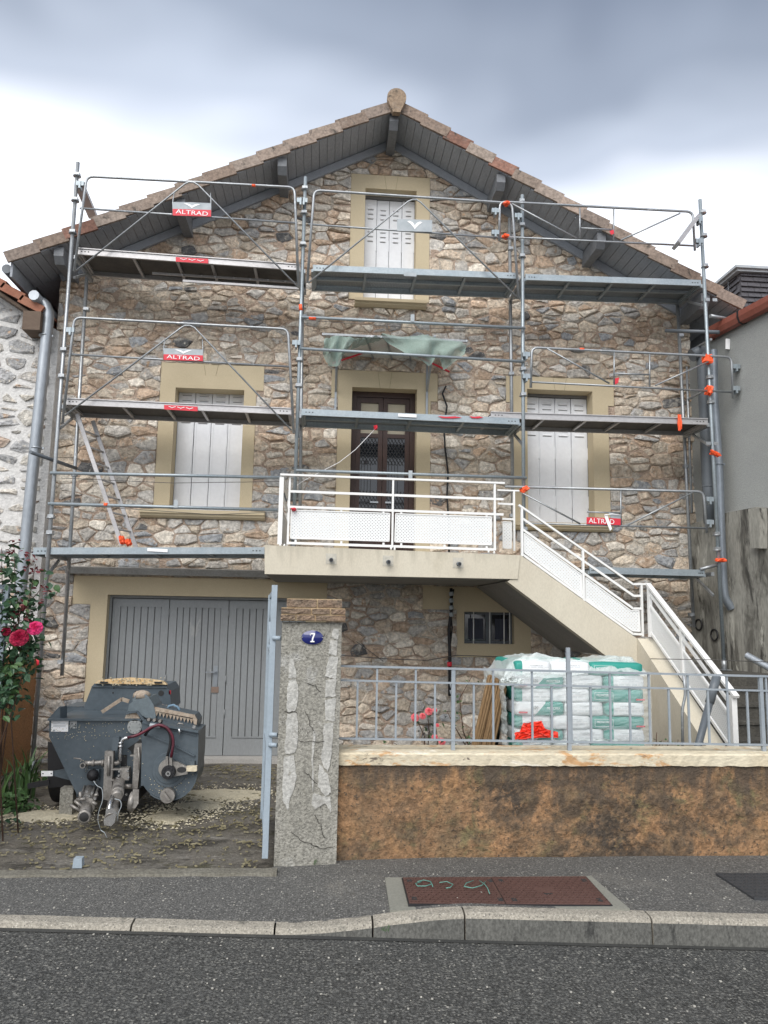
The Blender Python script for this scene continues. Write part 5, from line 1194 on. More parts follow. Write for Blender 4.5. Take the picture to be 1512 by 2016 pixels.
# ============================================================ MANHOLES ON THE PAVEMENT
def paz(x, y):
    y0 = kerbY(x)+.10; v = (y-y0)/(6.35-y0); return kerbtop(x)+.002+(wallfoot(x)-kerbtop(x))*v
def pv(px, py, dz=0):
    z = .03
    for _ in range(6): p = gr(px, py, z); z = paz(p.x, p.y)
    p = gr(px, py, z); return Vector((p.x, p.y, z+dz+.009))
mh = thing('manhole', 'rusty brown chequered inspection cover in a grey concrete surround on the pavement', 'manhole cover', pv(1000,1760))
Q = [pv(*p) for p in ((756,1733),(1168,1730),(1252,1792),(790,1796))]
Q = [pv(758,1732), pv(1164,1729), pv(1240,1794), pv(768,1797)]
b = MB(); b.prism([q+Vector((0,0,.007)) for q in Q], (0,0,-.03)); obj('concrete_surround', b, m_frame_conc, mh)
K = [pv(793,1734), pv(1153,1731.5), pv(1203,1787), pv(806,1784.5)]
def cov(u, v, dz): return K[0].lerp(K[1], u).lerp(K[3].lerp(K[2], u), v)+Vector((0,0,dz))
b = MB(); b.prism([cov(-.006,-.02,.009), cov(1.006,-.02,.009), cov(1.006,1.02,.009), cov(-.006,1.02,.009)], (0,0,-.02)); obj('cover_frame', b, m_iron, mh)
b = MB(); b.prism([cov(0,0,.014), cov(.475,0,.014), cov(.475,1,.014), cov(0,1,.014)], (0,0,-.012)); c1_ = obj('cover_plate', b, m_manhole, mh)
b = MB(); b.prism([cov(.48,0,.014), cov(1,0,.014), cov(1,1,.014), cov(.48,1,.014)], (0,0,-.012)); obj('cover_plate', b, m_manhole, mh)
b = MB(); nu, nv = 52, 12
for i in range(nu):
    for j in range(nv):
        u, v = (i+.5)/nu, (j+.5)/nv
        if abs(u-.478) < .012 or (.68 < u < .76 and .4 < v < .62): continue
        s = .008; t = 1 if (i+j) % 2 else -1; c = cov(u, v, .0165); b.bar(c+Vector((-s,-s*t,0)), c+Vector((s,s*t,0)), .006, .004)
o = obj('tread_lugs', b, m_manhole, mh); o['kind'] = 'stuff'
b = MB()
for u, v in ((.03,.15),(.46,.17),(.52,.17),(.97,.17),(.03,.85),(.46,.88),(.53,.88),(.96,.88)): b.prism([cov(u-.012,v-.05,.0175), cov(u+.012,v-.05,.0175), cov(u+.012,v+.05,.0175), cov(u-.012,v+.05,.0175)], (0,0,-.004))
b.prism([cov(.7,.66,.0175), cov(.745,.66,.0175), cov(.745,.69,.0175), cov(.7,.69,.0175)], (0,0,-.004))
obj('key_holes', b, m_frame, mh)['kind'] = 'stuff'
b = MB(); mk = mat('green_marking_paint', (.14,.34,.28), (.1,.2,.17), ns=60, bump=0)
def mkp(pts): b.tube([pv(x, y, .019) for x, y in pts], .0035, 4)
mkp([(822,1744),(834,1741),(848,1744),(850,1749),(838,1753),(822,1753),(818,1748),(830,1744)]); mkp([(846,1743),(850,1748),(852,1754)]); mkp([(865,1746),(880,1744),(892,1750),(886,1756),(878,1757)]); mkp([(932,1742),(918,1747),(914,1754),(930,1757),(948,1752),(956,1744)]); mkp([(944,1742),(954,1749),(960,1757),(964,1768)])
obj('spray_marking', b, mk, mh)['kind'] = 'stuff'
m2 = MB(); Q = [pv(1409,1723), pv(1540,1723), pv(1640,1775), pv(1485,1773)]; m2.prism([q+Vector((0,0,.008)) for q in Q], (0,0,-.02)); o = obj('manhole', m2, m_manhole2); tag(o, 'dark cast iron chamber cover at the right edge of the pavement', 'manhole cover')
b = MB(); 
for i in range(14):
    for j in range(8):
        c = Q[0].lerp(Q[1], (i+.5)/14).lerp(Q[3].lerp(Q[2], (i+.5)/14), (j+.5)/8)+Vector((0,0,.011)); t = 1 if (i+j) % 2 else -1; b.bar(c+Vector((-.012,-.012*t,0)), c+Vector((.012,.012*t,0)), .007, .004)
obj('tread_lugs', b, m_manhole2, o)['kind'] = 'stuff'
b = MB(); c = gr(152,1704,CZ-1.87); b.prism([c+Vector((-.035,0,-.02)), c+Vector((.035,0,-.02)), c+Vector((.03,0,.05)), c+Vector((-.03,0,.05))], (0,.06,0)); tag(obj('gate_stop', b, m_gate), 'small pale blue gate stop on the driveway edge', 'gate stop')

# ============================================================ MORTAR MACHINE
MC = thing('mortar_pump_trailer', 'slate blue mortar mixing and spraying machine on wheels parked before the garage', 'mortar machine', (-2.3, 8.2, .02))
def mq(x, y): return (50+x*.2513, 1300+y*.2513)
def mpp(pts, Y): return pp([mq(*p) for p in pts], Y)
def mplate(name, pts, Y, dep, m=m_mach, parent=None):
    b = MB(); b.prism(mpp(pts, Y), (0, dep, 0)); return obj(name, b, m, parent or MC)
def mbar(name, pts, Y, w, h=None, m=m_mach, parent=None):
    b = MB(); P = mpp(pts, Y)
    for p, q in zip(P, P[1:]): b.bar(p, q, w, h or w)
    return obj(name, b, m, parent or MC)
def mtube(name, pts, Y, r, m=m_steel, parent=None, n=10, rnd_=False):
    b = MB()
    if isinstance(Y, (int, float)): P = rounded([mq(*p) for p in pts], Y) if rnd_ else mpp(pts, Y)
    else: P = [at(*mq(*p), y) for p, y in zip(pts, Y)]
    b.tube(P, r, n); return obj(name, b, m, parent or MC)
def mdisc(name, c, Y, r, dep, m=m_mach, parent=None, n=24):
    p = at(*mq(*c), Y); r = r*.2513*Y/1514; b = MB(); b.lathe(p, (0,1,0), [(0, r*.97),(.004, r),(dep, r)], n, smooth=False); return obj(name, b, m, parent or MC)
HY = 7.75
hop = mplate('hopper', [(186,467),(908,467),(930,560),(915,620),(830,700),(835,745),(905,760),(905,1000),(640,1060),(400,1045),(186,600)], HY, .95)
mbar('hopper_rim', [(180,463),(912,463)], HY-.01, .05, .02, parent=hop); mbar('hopper_rim', [(186,463),(272,368),(455,368)], HY+.25, .02, .02, parent=hop)
mplate('hopper_flare', [(190,463),(273,370),(273,463)], HY+.02, .2, parent=hop)
mplate('opening', [(750,740),(798,740),(795,830),(748,830)], HY-.002, .004, m_frame, hop); mplate('opening', [(800,690),(900,620),(912,640),(905,690),(860,700),(835,740),(825,710)], HY-.004, .004, m_frame, hop)
hd = mplate('engine_hood', [(275,372),(458,368),(520,206),(540,182),(1104,196),(1133,245),(1142,380),(1010,465),(275,465)], 8.5, .55)
mbar('hood_seam', [(520,206),(1112,212)], 8.492, .012, .012, parent=hd)
b = MB()
P = mpp([(545,181),(570,158),(650,146),(825,134),(960,143),(1080,158),(1106,190)], 8.47); n_ = len(P); b.add(P+[Vector((p.x-.02, 9.02, p.z-.10)) for p in P], [tuple(range(n_))]+[(i, n_+i, n_+(i+1) % n_, (i+1) % n_) for i in range(n_)]); obj('hood_lid', b, m_yellow, hd)
b = MB(); R = random.Random(5)
for k in range(120):
    t = R.random(); p = P[1].lerp(P[5], t)+Vector((R.uniform(-.02,.02), -.008, R.uniform(-.05,.03))); s = R.uniform(.003,.009); b.lathe(p, (0,-1,0), [(0,s),(.004,s*.6)], 5)
obj('mortar_splashes', b, m_sand, hd)['kind'] = 'stuff'
for x0 in (585,1010): mplate('lid_hinge', [(x0,168),(x0+58,168),(x0+58,180),(x0,180)], 8.45, .03, m_black, hd)
for c, r in (((1062,258),21),((865,248),8),((692,217),6),((686,255),6),((824,176),5)): mdisc('port', c, 8.495, r, .01, m_frame, hd, 16)
mplate('tail_light', [(1122,240),(1136,236),(1136,268),(1124,268)], 8.5, .04, m_red, hd)
mbar('mud_strap', [(600,405),(755,303),(812,322)], 8.1, .02, .035, m_rust)
# auger gearbox
gb = mplate('auger_housing', [(798,415),(812,345),(850,315),(968,290),(1005,350),(1022,445),(990,478),(935,445),(870,402)], HY-.02, .35, mat('lighter_machine_paint', (.11,.14,.155), (.14,.17,.185), rough=.45, ns=4, bump=.05))
mplate('housing_top', [(835,312),(872,265),(945,268),(968,292),(965,302),(850,320)], HY+.05, .2, mat('lighter_machine_paint', (1,1,1)), gb)
b = MB(); p = at(*mq(912,275), HY+.12); b.lathe(p, (0,0,1), [(-.02,.085),(.02,.08),(.04,.055),(.05,.02)], 14); obj('caked_dome', b, m_rust, gb)
mbar('rim_curve', [(790,420),(812,405),(875,402),(930,470),(985,485)], HY-.03, .02, .02, parent=gb)
mplate('inner_throat', [(775,462),(790,425),(870,408),(905,462)], HY-.01, .02, m_rust, gb)
fl = mdisc('inspection_flange', (855,521), HY-.035, 54, .04, mat('grey_flange', (.22,.24,.24), (.32,.33,.32), rough=.5, ns=8)); 
for k in range(10): a = k*2*PI/10; mdisc('bolt', (855+43*math.cos(a), 521+43*math.sin(a)), HY-.042, 4.5, .012, m_chrome, fl, 6)
# mixing drum
arc = [(1120+225*math.cos(a), 868+228*math.sin(a)) for a in [math.radians(-18+i*(150+18)/16) for i in range(17)]]
dm = mplate('mixing_drum', [(915,480),(1110,510),(1357,556),(1352,740)]+arc[1:]+[(905,985),(912,600)], HY-.22, .45)
b = MB(); P = mpp([(1349,740)]+arc[1:15], HY-.225)
for p, q in zip(P, P[1:]): b.bar(p, q, .012, .02, up=(0,1,0))
obj('drum_edge', b, m_mach, dm)
mbar('drum_lip', [(985,487),(1110,512),(1358,557)], HY-.235, .05, .022, parent=dm); mbar('weld_ridge', [(935,570),(1130,650),(1325,748)], HY-.23, .025, .012, parent=dm); mbar('weld_ridge', [(915,490),(1340,590)], HY-.228, .012, .006, parent=dm)
mdisc('drum_ring', (1128,858), HY-.228, 128, .01, parent=dm, n=40); mdisc('drum_ring', (1122,864), HY-.236, 98, .01, parent=dm, n=36)
hb = mdisc('hydraulic_motor', (1112,850), HY-.29, 66, .06, m_steel); mdisc('motor_body', (1117,880), HY-.36, 50, .08, m_black, hb)
for k in range(8): a = k*PI/4; mdisc('bolt', (1117+38*math.cos(a), 880+38*math.sin(a)), HY-.368, 7, .012, m_iron, hb, 6)
mdisc('shaft_end', (1117,889), HY-.375, 19, .02, m_chrome, hb); mdisc('shaft_bore', (1117,889), HY-.378, 8, .01, m_frame, hb)
for x in (1108,1138): mplate('hose_fitting', [(x-9,755),(x+9,755),(x+11,830),(x-11,830)], HY-.33, .05, m_steel, hb)
ar = mplate('bearing_arm', [(1130,790),(1195,798),(1275,838),(1270,892),(1160,912),(1140,900)], HY-.30, .035, m_steel); 
b = MB(); p = at(*mq(1224,858), HY-.302); b.grid(lambda u, v: p+Vector((.042*v*math.cos(u*2*PI), 0, .026*v*math.sin(u*2*PI))), 16, 1); obj('arm_slot', b, m_frame, ar)
mplate('clamp_block', [(1288,790),(1325,790),(1325,888),(1288,888)], HY-.26, .06, m_mach, ar); mplate('white_block', [(1262,832),(1343,830),(1343,868),(1325,872),(1262,870)], HY-.31, .05, m_coping, ar)
dd_ = mdisc('discharge_flap', (1112,1063), HY-.29, 54, .06, m_steel); mbar('flap_bar', [(1085,1035),(1130,1095)], HY-.31, .03, .02, m_steel, dd_)
# grate on top of the drum
gp = mplate('grate_box', [(990,360),(1325,428),(1350,470),(1345,520),(1015,458),(1003,440)], HY+.02, .28, m_mach)
mplate('grate_frame', [(990,362),(1325,430),(1345,465),(1340,505),(1320,500),(1310,452),(1020,398),(1022,440),(1003,436)], HY-.01, .03, m_rust, gp)
P0, P1_ = at(*mq(1015,398), HY+.0), at(*mq(1315,462), HY+.0)
for i in range(11):
    t0, t1 = i/11, (i+1)/11; a, c = P0.lerp(P1_, t0), P0.lerp(P1_, t1); mm = (a+c)/2-Vector((0,0,.045)); b = MB(); b.prism([a, c, mm], (0,.012,0)); obj('grate_tooth', b, m_rust, gp)
for i in range(10): t = (i+.5)/10; a = P0.lerp(P1_, t)+Vector((0,0,.012)); b = MB(); b.bar(a, a+Vector((0,.28,.02)), .012, .012); obj('grate_bar', b, m_rust, gp)
mtube('grate_handle', [(1108,385),(1125,358),(1160,349),(1195,368),(1218,410)], HY+.15, .011, mat('pale_blue_handle', (.16,.25,.33), bump=0), gp)
mtube('latch', [(1192,505),(1200,493),(1230,496),(1238,512)], HY-.26, .006, m_steel, dm); mtube('latch', [(1205,535),(1207,580)], HY-.26, .009, m_chrome, dm); mtube('latch', [(1195,552),(1222,556)], HY-.26, .005, m_chrome, dm)
mdisc('knob', (1320,522), HY-.26, 12, .03, m_chrome, dm)
for c in ((965,465),(1008,470),(1052,478)): mdisc('hose_port', c, HY-.26, 11, .05, m_steel, dm)
mplate('port_plate', [(948,452),(1075,470),(1070,492),(945,478)], HY-.235, .02, m_iron, dm)
# hoses
mtube('hydraulic_hose', [(935,590),(965,545),(1020,510),(1075,512),(1120,545),(1140,600),(1135,670),(1110,760)], HY-.30, .013, m_black, rnd_=True)
mtube('hydraulic_hose', [(800,605),(870,590),(930,560),(990,520),(1050,502),(1110,525),(1155,590),(1160,660),(1142,760)], HY-.33, .013, mat('dark_red_hose', (.16,.012,.03), (.03,.02,.025), ns=5, rough=.4, bump=0), rnd_=True)
mtube('hose_sleeve', [(975,508),(1055,515)], HY-.31, .018, m_signgrey)
mtube('steel_elbow', [(812,605),(770,612),(748,640),(745,700),(742,790)], HY-.12, .017, m_chrome, rnd_=True)
for y in (640,665): mtube('coupling_nut', [(746,y),(746,y+14)], HY-.12, .026, m_chrome)
# steel uprights in front
mplate('drawbar_upright', [(622,712),(690,712),(672,1105),(606,1090)], HY-.12, .06, m_steel); mplate('upright_box', [(682,605),(732,602),(735,620),(718,708),(674,708)], HY-.14, .06, m_mach)
mtube('lift_rod', [(655,750),(650,905)], HY-.14, .014, m_steel); mplate('drawbar_upright', [(858,655),(915,652),(912,700),(878,1005),(836,1005),(850,700)], HY-.13, .05, m_steel); mtube('lift_rod', [(885,680),(892,770),(896,858)], HY-.16, .012, m_steel)
mplate('coupling_block', [(738,845),(812,845),(812,940),(745,940)], HY-.14, .08, m_steel); mplate('cross_plate', [(668,850),(740,850),(740,860),(668,862)], HY-.13, .05, m_steel); mplate('cross_plate', [(664,932),(740,935),(740,946),(664,946)], HY-.13, .05, m_steel); mplate('cross_plate', [(820,742),(858,742),(858,752),(820,752)], HY-.13, .05, m_steel)
for c in ((735,870),(800,868),(805,920),(730,905),(720,925),(790,1052),(795,985)): mdisc('bolt', c, HY-.17, 8, .03, m_chrome)
mtube('side_pin', [(770,988),(832,988)], HY-.16, .022, m_steel)
# valve and work light
mtube('water_pipe', [(465,805),(525,806),(600,800),(720,806),(742,790)], HY-.06, .022, m_steel, rnd_=True); vl = mdisc('valve_mouth', (447,825), HY-.11, 21, .07, m_steel); mdisc('valve_bore', (447,825), HY-.112, 14, .01, m_frame, vl); mtube('valve_lever', [(378,766),(430,772),(450,790)], HY-.1, .006, m_steel, vl)
for x in (525,600): mtube('pipe_collar', [(x,805),(x+18,805)], HY-.06, .032, m_steel)
wl_ = mplate('light_bracket', [(492,852),(578,852),(575,945),(490,942)], HY-.05, .03, m_mach); b = MB(); p = at(*mq(530,898), HY-.07); b.lathe(p, (0,-1,0), [(0,.055),(.03,.05),(.055,.03),(.065,.005)], 14); obj('rubber_cap', b, m_black, wl_)
# outlet of the screw pump
for k, x in enumerate((420,455,500,530)):
    mtube('tie_rod', [(x+45,985),(x,1110)], [HY-.02, HY-.38], .011, m_steel)
sp_ = mtube('pump_tube', [(500,1020),(480,1150)], [HY, HY-.42], .055, m_steel, n=14); mdisc('pump_flange', (478,1140), HY-.42, 62, .03, m_steel, sp_)
om = mtube('outlet_mouth', [(478,1150),(462,1222)], [HY-.40, HY-.62], .05, m_steel, n=16); p = at(*mq(462,1224), HY-.63); b = MB(); b.lathe(p, (0,-1,-.15), [(-.02,.056),(.01,.056),(.012,.045)], 18); obj('outlet_rim', b, m_steel, om); b = MB(); b.lathe(p, (0,-1,-.15), [(.011,.042),(.0125,.041)], 18); obj('outlet_bore', b, m_frame, om)
for a_, c_ in (((350,1132),(432,1180)),((385,1100),(450,1150)),((430,1030),(430,1100)),((570,1050),(540,1060)),((400,1090),(470,1085)),((520,1110),(560,1130))): mtube('cam_lever', [a_, c_], HY-.45, .014, m_steel)
for c in ((440,1040),(480,1030),(455,1075),(520,1040),(500,1065),(545,1085),(430,1115),(555,1050)): mdisc('bolt', c, HY-.43, 9, .03, m_chrome)
# drawbar nose, hitch and jockey wheel
mtube('drawbar_tube', [(735,950),(720,1050)], [HY-.1, HY-.5], .055, m_steel, n=12); mtube('drawbar_collar', [(722,1010),(715,1075)], [HY-.42, HY-.56], .045, m_steel, n=12)
mtube('hitch_lever', [(683,1062),(668,1110),(655,1170),(640,1215)], [HY-.55, HY-.66, HY-.72, HY-.7], .016, m_chrome); hc = mplate('hitch_coupling', [(632,1165),(690,1160),(712,1205),(700,1270),(672,1300),(618,1292),(612,1260),(628,1205)], HY-.75, .12, m_chrome)
mtube('coupling_ball_housing', [(690,1110),(668,1240)], [HY-.5, HY-.74], .05, m_steel)
b = MB(); p = at(*mq(842,1105), HY-.45); b.lathe(p-Vector((.03,0,0)), (1,0,-.08), [(0,.07),(.006,.085),(.045,.085),(.05,.07)], 18); jw = obj('jockey_wheel', b, m_steel, MC); mplate('wheel_fork', [(842,1010),(888,1015),(885,1120),(860,1160),(838,1160)], HY-.52, .02, m_steel, jw)
mplate('under_frame', [(385,975),(560,975),(560,1000),(640,1100),(400,1070)], HY+.1, .4, m_mach); b = MB(); P = mpp([(560,1060),(890,1000)], HY); b.box(P[0].x, P[1].x, HY-.02, HY+.9, .18, P[1].z); obj('chassis', b, m_iron, MC)
b = MB(); p = at(*mq(320,1080), HY+.1); b.box(p.x-.045, p.x+.075, HY+.05, HY+.17, .03, .28); obj('prop_block', b, m_post, MC)
b = MB(); R = random.Random(15)
for k in range(420):
    x, y_, Yq = R.choice(((R.gauss(700,160), R.gauss(880,150), HY-.004), (R.uniform(200,900), R.uniform(480,620), HY-.004), (R.gauss(1120,110), R.gauss(980,70), HY-.224)))
    if Yq > HY-.1 and not (200+max(0,(y_-600))*.55 < x < 900 and y_ < 1030): continue
    if Yq < HY-.1 and math.hypot(x-1120, y_-868) > 215: continue
    p = at(*mq(x, y_), Yq); s = R.uniform(.0015,.006); b.lathe(p, (0,-1,0), [(0,s),(.002,s*.5)], 5)
obj('mortar_splashes', b, m_sand, MC)['kind'] = 'stuff'
# wheels
for xx in (at(*mq(176,900), 8.1).x, at(*mq(1090,900), 8.4).x):
    r = .275; yw = 8.35; b = MB(); b.lathe((xx,yw,r+.03), (1,0,0), [(0,r*.6),(0,r*.86),(.02,r*.97),(.05,r),(.13,r),(.16,r*.97),(.18,r*.86),(.18,r*.6)], 28); w = obj('wheel', b, m_black, MC); b = MB(); b.lathe((xx-.004,yw,r+.03), (1,0,0), [(0,.05),(.02,.15),(.16,.15),(.19,.05)], 20); obj('rim', b, m_steel, w)
mplate('mudguard', [(175,640),(215,650),(395,985),(395,1005),(320,990),(175,1000)], 8.05, .02, m_iron)
sr = mplate('side_arm', [(210,872),(330,850),(388,935),(388,950),(215,905)], HY+.12, .05, m_mach); mplate('reflector_plate', [(124,868),(214,868),(214,907),(124,909)], HY+.10, .012, m_text_white, sr)
for x in (137,202): mdisc('screw', (x,888), HY+.098, 5, .01, m_iron, sr, 8)
mbar('support_leg', [(190,955),(20,985)], HY+.2, .02, .05, m_iron)
# stickers and number
P = mpp([(204,474),(338,474),(333,560),(201,558)], HY-.004); b = MB(); b.prism(P, (0,.003,0)); st_ = obj('notice_plate', b, m_text_white, hop)
b = MB()
for y0 in (484,496,508,518): 
    Q_ = mpp([(214,y0),(214+(100 if y0 != 484 else 60),y0+1)], HY-.006); b.bar(*Q_, .002, .003)
Q_ = mpp([(215,548),(232,548)], HY-.006); b.bar(*Q_, .002, .012); obj('print_lines', b, m_signgrey, st_)
P = mpp([(350,476),(402,476),(400,534),(348,533)], HY-.004); b = MB(); b.prism(P, (0,.003,0)); s2_ = obj('number_label', b, mat('worn_label', (.3,.32,.32), (.5,.5,.5), ns=30, bump=0), hop); c = sum(P, Vector())/4; text('lettering', '104.', .085, c+Vector((0,-.003,-.01)), m_text_dark, s2_, h=.05)
mtube('thin_cable', [(535,945),(560,985),(600,1000),(610,1090),(575,1180),(565,1250),(590,1330)], HY-.5, .0032, m_signgrey, rnd_=True); mtube('thin_cable', [(700,1085),(745,1095),(755,1140),(725,1200),(720,1260)], HY-.7, .0032, m_signgrey, rnd_=True); mtube('thin_cable', [(590,1330),(620,1350),(640,1392)], HY-.9, .003, m_signgrey)

# ============================================================ SPILLED MORTAR, LITTER
def yz(x, y): return CZ-1.885-.05*min(1, (y-6.05)/6*1.3)-.002
def spill(px, py, rx, ry, label, seed):
    c = gr(px, py, yz(0, 8)); b = MB(); b.grid(lambda u, v: Vector((c.x+rx*v*math.cos(u*2*PI)*(1+.30*noise.noise(Vector((math.cos(u*2*PI)*1.6, math.sin(u*2*PI)*1.6, seed)))), c.y+ry*v*math.sin(u*2*PI)*(1+.3*noise.noise(Vector((math.cos(u*2*PI)*2.6, math.sin(u*2*PI)*2.6, seed+5)))), yz(0, c.y)-.016+.045*(1-v**2)+.010*noise.noise(Vector((u*20*v, v*9, seed))))), 40, 12)
    tag(obj('spilled_mortar', b, m_sand), label, 'mortar spill', None, 'stuff')
spill(85,1607,.50,.24,'pale dry mortar spilled left of the machine outlet',1); spill(338,1608,.26,.26,'pale dry mortar heap under the mixing drum',2); spill(440,1562,.52,.34,'thin pale mortar spread before the garage threshold',3); spill(395,1585,.30,.18,'thin pale mortar trail right of the drum',6)
b = MB(); R = random.Random(20)
for px, py, rx, ry in ((85,1607,.6,.33),(338,1608,.38,.40),(440,1562,.7,.45),(395,1585,.45,.35)):
    c = gr(px, py, yz(0, 8))
    for k in range(520):
        a, q = R.uniform(0,2*PI), R.uniform(.5,1.25); x, y = c.x+rx*q*math.cos(a), c.y+ry*q*math.sin(a); s = R.choice((.004,.006,.009,.014)); z = yz(x, y)+.004
        b.add([(x-s,y-s*.7,z),(x+s,y-s*.4,z),(x+s*.6,y+s,z),(x-s*.8,y+s*.5,z),(x,y,z+s*.8)], [(0,1,4),(1,2,4),(2,3,4),(3,0,4)])
tag(obj('mortar_crumbs', b, m_sand), 'pale mortar crumbs scattered round the spills', None, None, 'stuff')
b = MB(); R = random.Random(21)
for k in range(2600):
    x, y = R.uniform(-3.7,-.45), R.uniform(6.15,10.5)
    dens = noise.noise(Vector((x*.9, y*.9, 2)))
    if dens < -.05 and R.random() < .7: continue
    s = R.uniform(.004,.016); a = R.uniform(0,PI); z = yz(x, y)+.004; l = s*R.choice((1,1,1.6,2.5)); b.bar((x-math.cos(a)*l, y-math.sin(a)*l, z), (x+math.cos(a)*l, y+math.sin(a)*l, z+.003), s, .008)
tag(obj('yard_grit', b, mat('yard_grit', (.30,.27,.18), (.12,.10,.04), ns=9, bump=0, var=.4)), 'scattered grit and moss crumbs over the yard concrete', None, None, 'stuff')
b = MB(); R = random.Random(22)
for k in range(420):
    x, y = R.uniform(-3.8,3.0), R.uniform(3.4,6.0)
    z = (roadz(x) if y < kerbY(x)-.03 else paz(x, y))+.002
    if kerbY(x)-.03 < y < kerbY(x)+.13: continue
    s = R.uniform(.002,.006); b.box(x-s, x+s, y-s*.8, y+s, z, z+s)
tag(obj('loose_chippings', b, mat('pale_chippings', (.5,.48,.42), (.3,.29,.26), ns=30, bump=0)), 'loose pale chippings on road and pavement', None, None, 'stuff')

# ============================================================ PALLET OF BAGS
PY = 6.98; pxl, pxr = at(1016,1400,PY).x, at(1270,1400,PY).x; PW = pxr-pxl
zt0 = at(1140,1304,PY).z; lay = at(1140,1304,PY).z-at(1140,1330.2,PY).z
bag_mats = []
def bagmat(kind):
    nm = 'bag_'+kind
    if nm in MATS: return MATS[nm]
    M = mat(nm, (.74,.76,.76), (.66,.68,.69), rough=.45, ns=6, bs=22, bump=.35, bd=.012, var=.04)
    t = M.node_tree; N = t.nodes; L = t.links; bs_ = N['Principled BSDF']; old = bs_.inputs['Base Color'].links[0].from_socket
    co = N.new('ShaderNodeTexCoord'); se = N.new('ShaderNodeSeparateXYZ'); L.new(co.outputs['Object'], se.inputs[0])
    def mth(op, a, b2, c=None):
        n = N.new('ShaderNodeMath'); n.operation = op
        for i, v in enumerate((a, b2, c)):
            if v is None: continue
            if isinstance(v, (int, float)): n.inputs[i].default_value = v
            else: L.new(v, n.inputs[i])
        return n.outputs[0]
    u = se.outputs[0]; z = se.outputs[2]
    if kind == 'half': g = mth('GREATER_THAN', mth('MULTIPLY_ADD', z, -.9, u), .0)
    elif kind == 'green': g = mth('GREATER_THAN', u, -2)
    elif kind == 'white': g = mth('GREATER_THAN', u, 9)
    else: g = mth('LESS_THAN', u, -.105)
    n = N.new('ShaderNodeMix'); n.data_type = 'RGBA'; L.new(g, n.inputs[0]); L.new(old, n.inputs[6]); n.inputs[7].default_value = (.03,.27,.22,1)
    res = n.outputs[2]
    if kind in ('white','sliver'):      # blocks of small print
        br = N.new('ShaderNodeTexBrick'); br.inputs['Scale'].default_value = 9; br.inputs['Color1'].default_value = (.55,.57,.58,1); br.inputs['Color2'].default_value = (.68,.7,.7,1); br.inputs['Mortar'].default_value = (.8,.8,.8,1); br.inputs['Mortar Size'].default_value = .06; br.inputs['Brick Width'].default_value = .55; br.inputs['Row Height'].default_value = .28
        cm = N.new('ShaderNodeCombineXYZ'); L.new(u, cm.inputs[0]); L.new(z, cm.inputs[1]); L.new(cm.outputs[0], br.inputs[0])
        m1 = mth('MULTIPLY', mth('LESS_THAN', mth('ABSOLUTE', mth('ADD', z, .012), None), .028), mth('LESS_THAN', mth('ABSOLUTE', mth('ADD', u, -.02), None), .12))
        n3 = N.new('ShaderNodeMix'); n3.data_type = 'RGBA'; L.new(mth('MULTIPLY', m1, .6), n3.inputs[0]); L.new(res, n3.inputs[6]); L.new(br.outputs[0], n3.inputs[7]); res = n3.outputs[2]
    L.new(res, bs_.inputs['Base Color']); return M
def bag(cx, cy, cz, w, d, h, kind, label, seed, lettering=()):
    b = MB()
    def f(u, v):
        th = u*2*PI; ph = (v-.5)*PI; k = .42
        sg = lambda q, e: math.copysign(abs(q)**e, q)
        x = sg(math.cos(th), .2)*sg(math.cos(ph), .28); y = sg(math.sin(th), .2)*sg(math.cos(ph), .28); z = sg(math.sin(ph), .34)
        n_ = 1+.035*noise.noise(Vector((math.cos(th)*2, ph*2, seed)))+.02*noise.noise(Vector((math.cos(th)*6, math.sin(th)*6, seed+ph*3)))
        return Vector((x*w/2*n_, y*d/2*n_, z*h/2*(1+.10*noise.noise(Vector((x*2, y*2, seed+3))))))
    b.grid(f, 36, 12)
    o = obj('cement_bag', b, bagmat(kind)); o.location = (cx, cy, cz); tag(o, label, 'bag', 'plastic wrapped mortar bags on the pallet')
    for body, tx, tz, tw, th, mm in lettering:
        q = text('lettering', body, tw, (tx, -d/2-.015, tz), mm, None, h=th); q.parent = o
    return o
ROWN = ['top', 'second', 'third', 'fourth', 'fifth', 'sixth']
k = 0
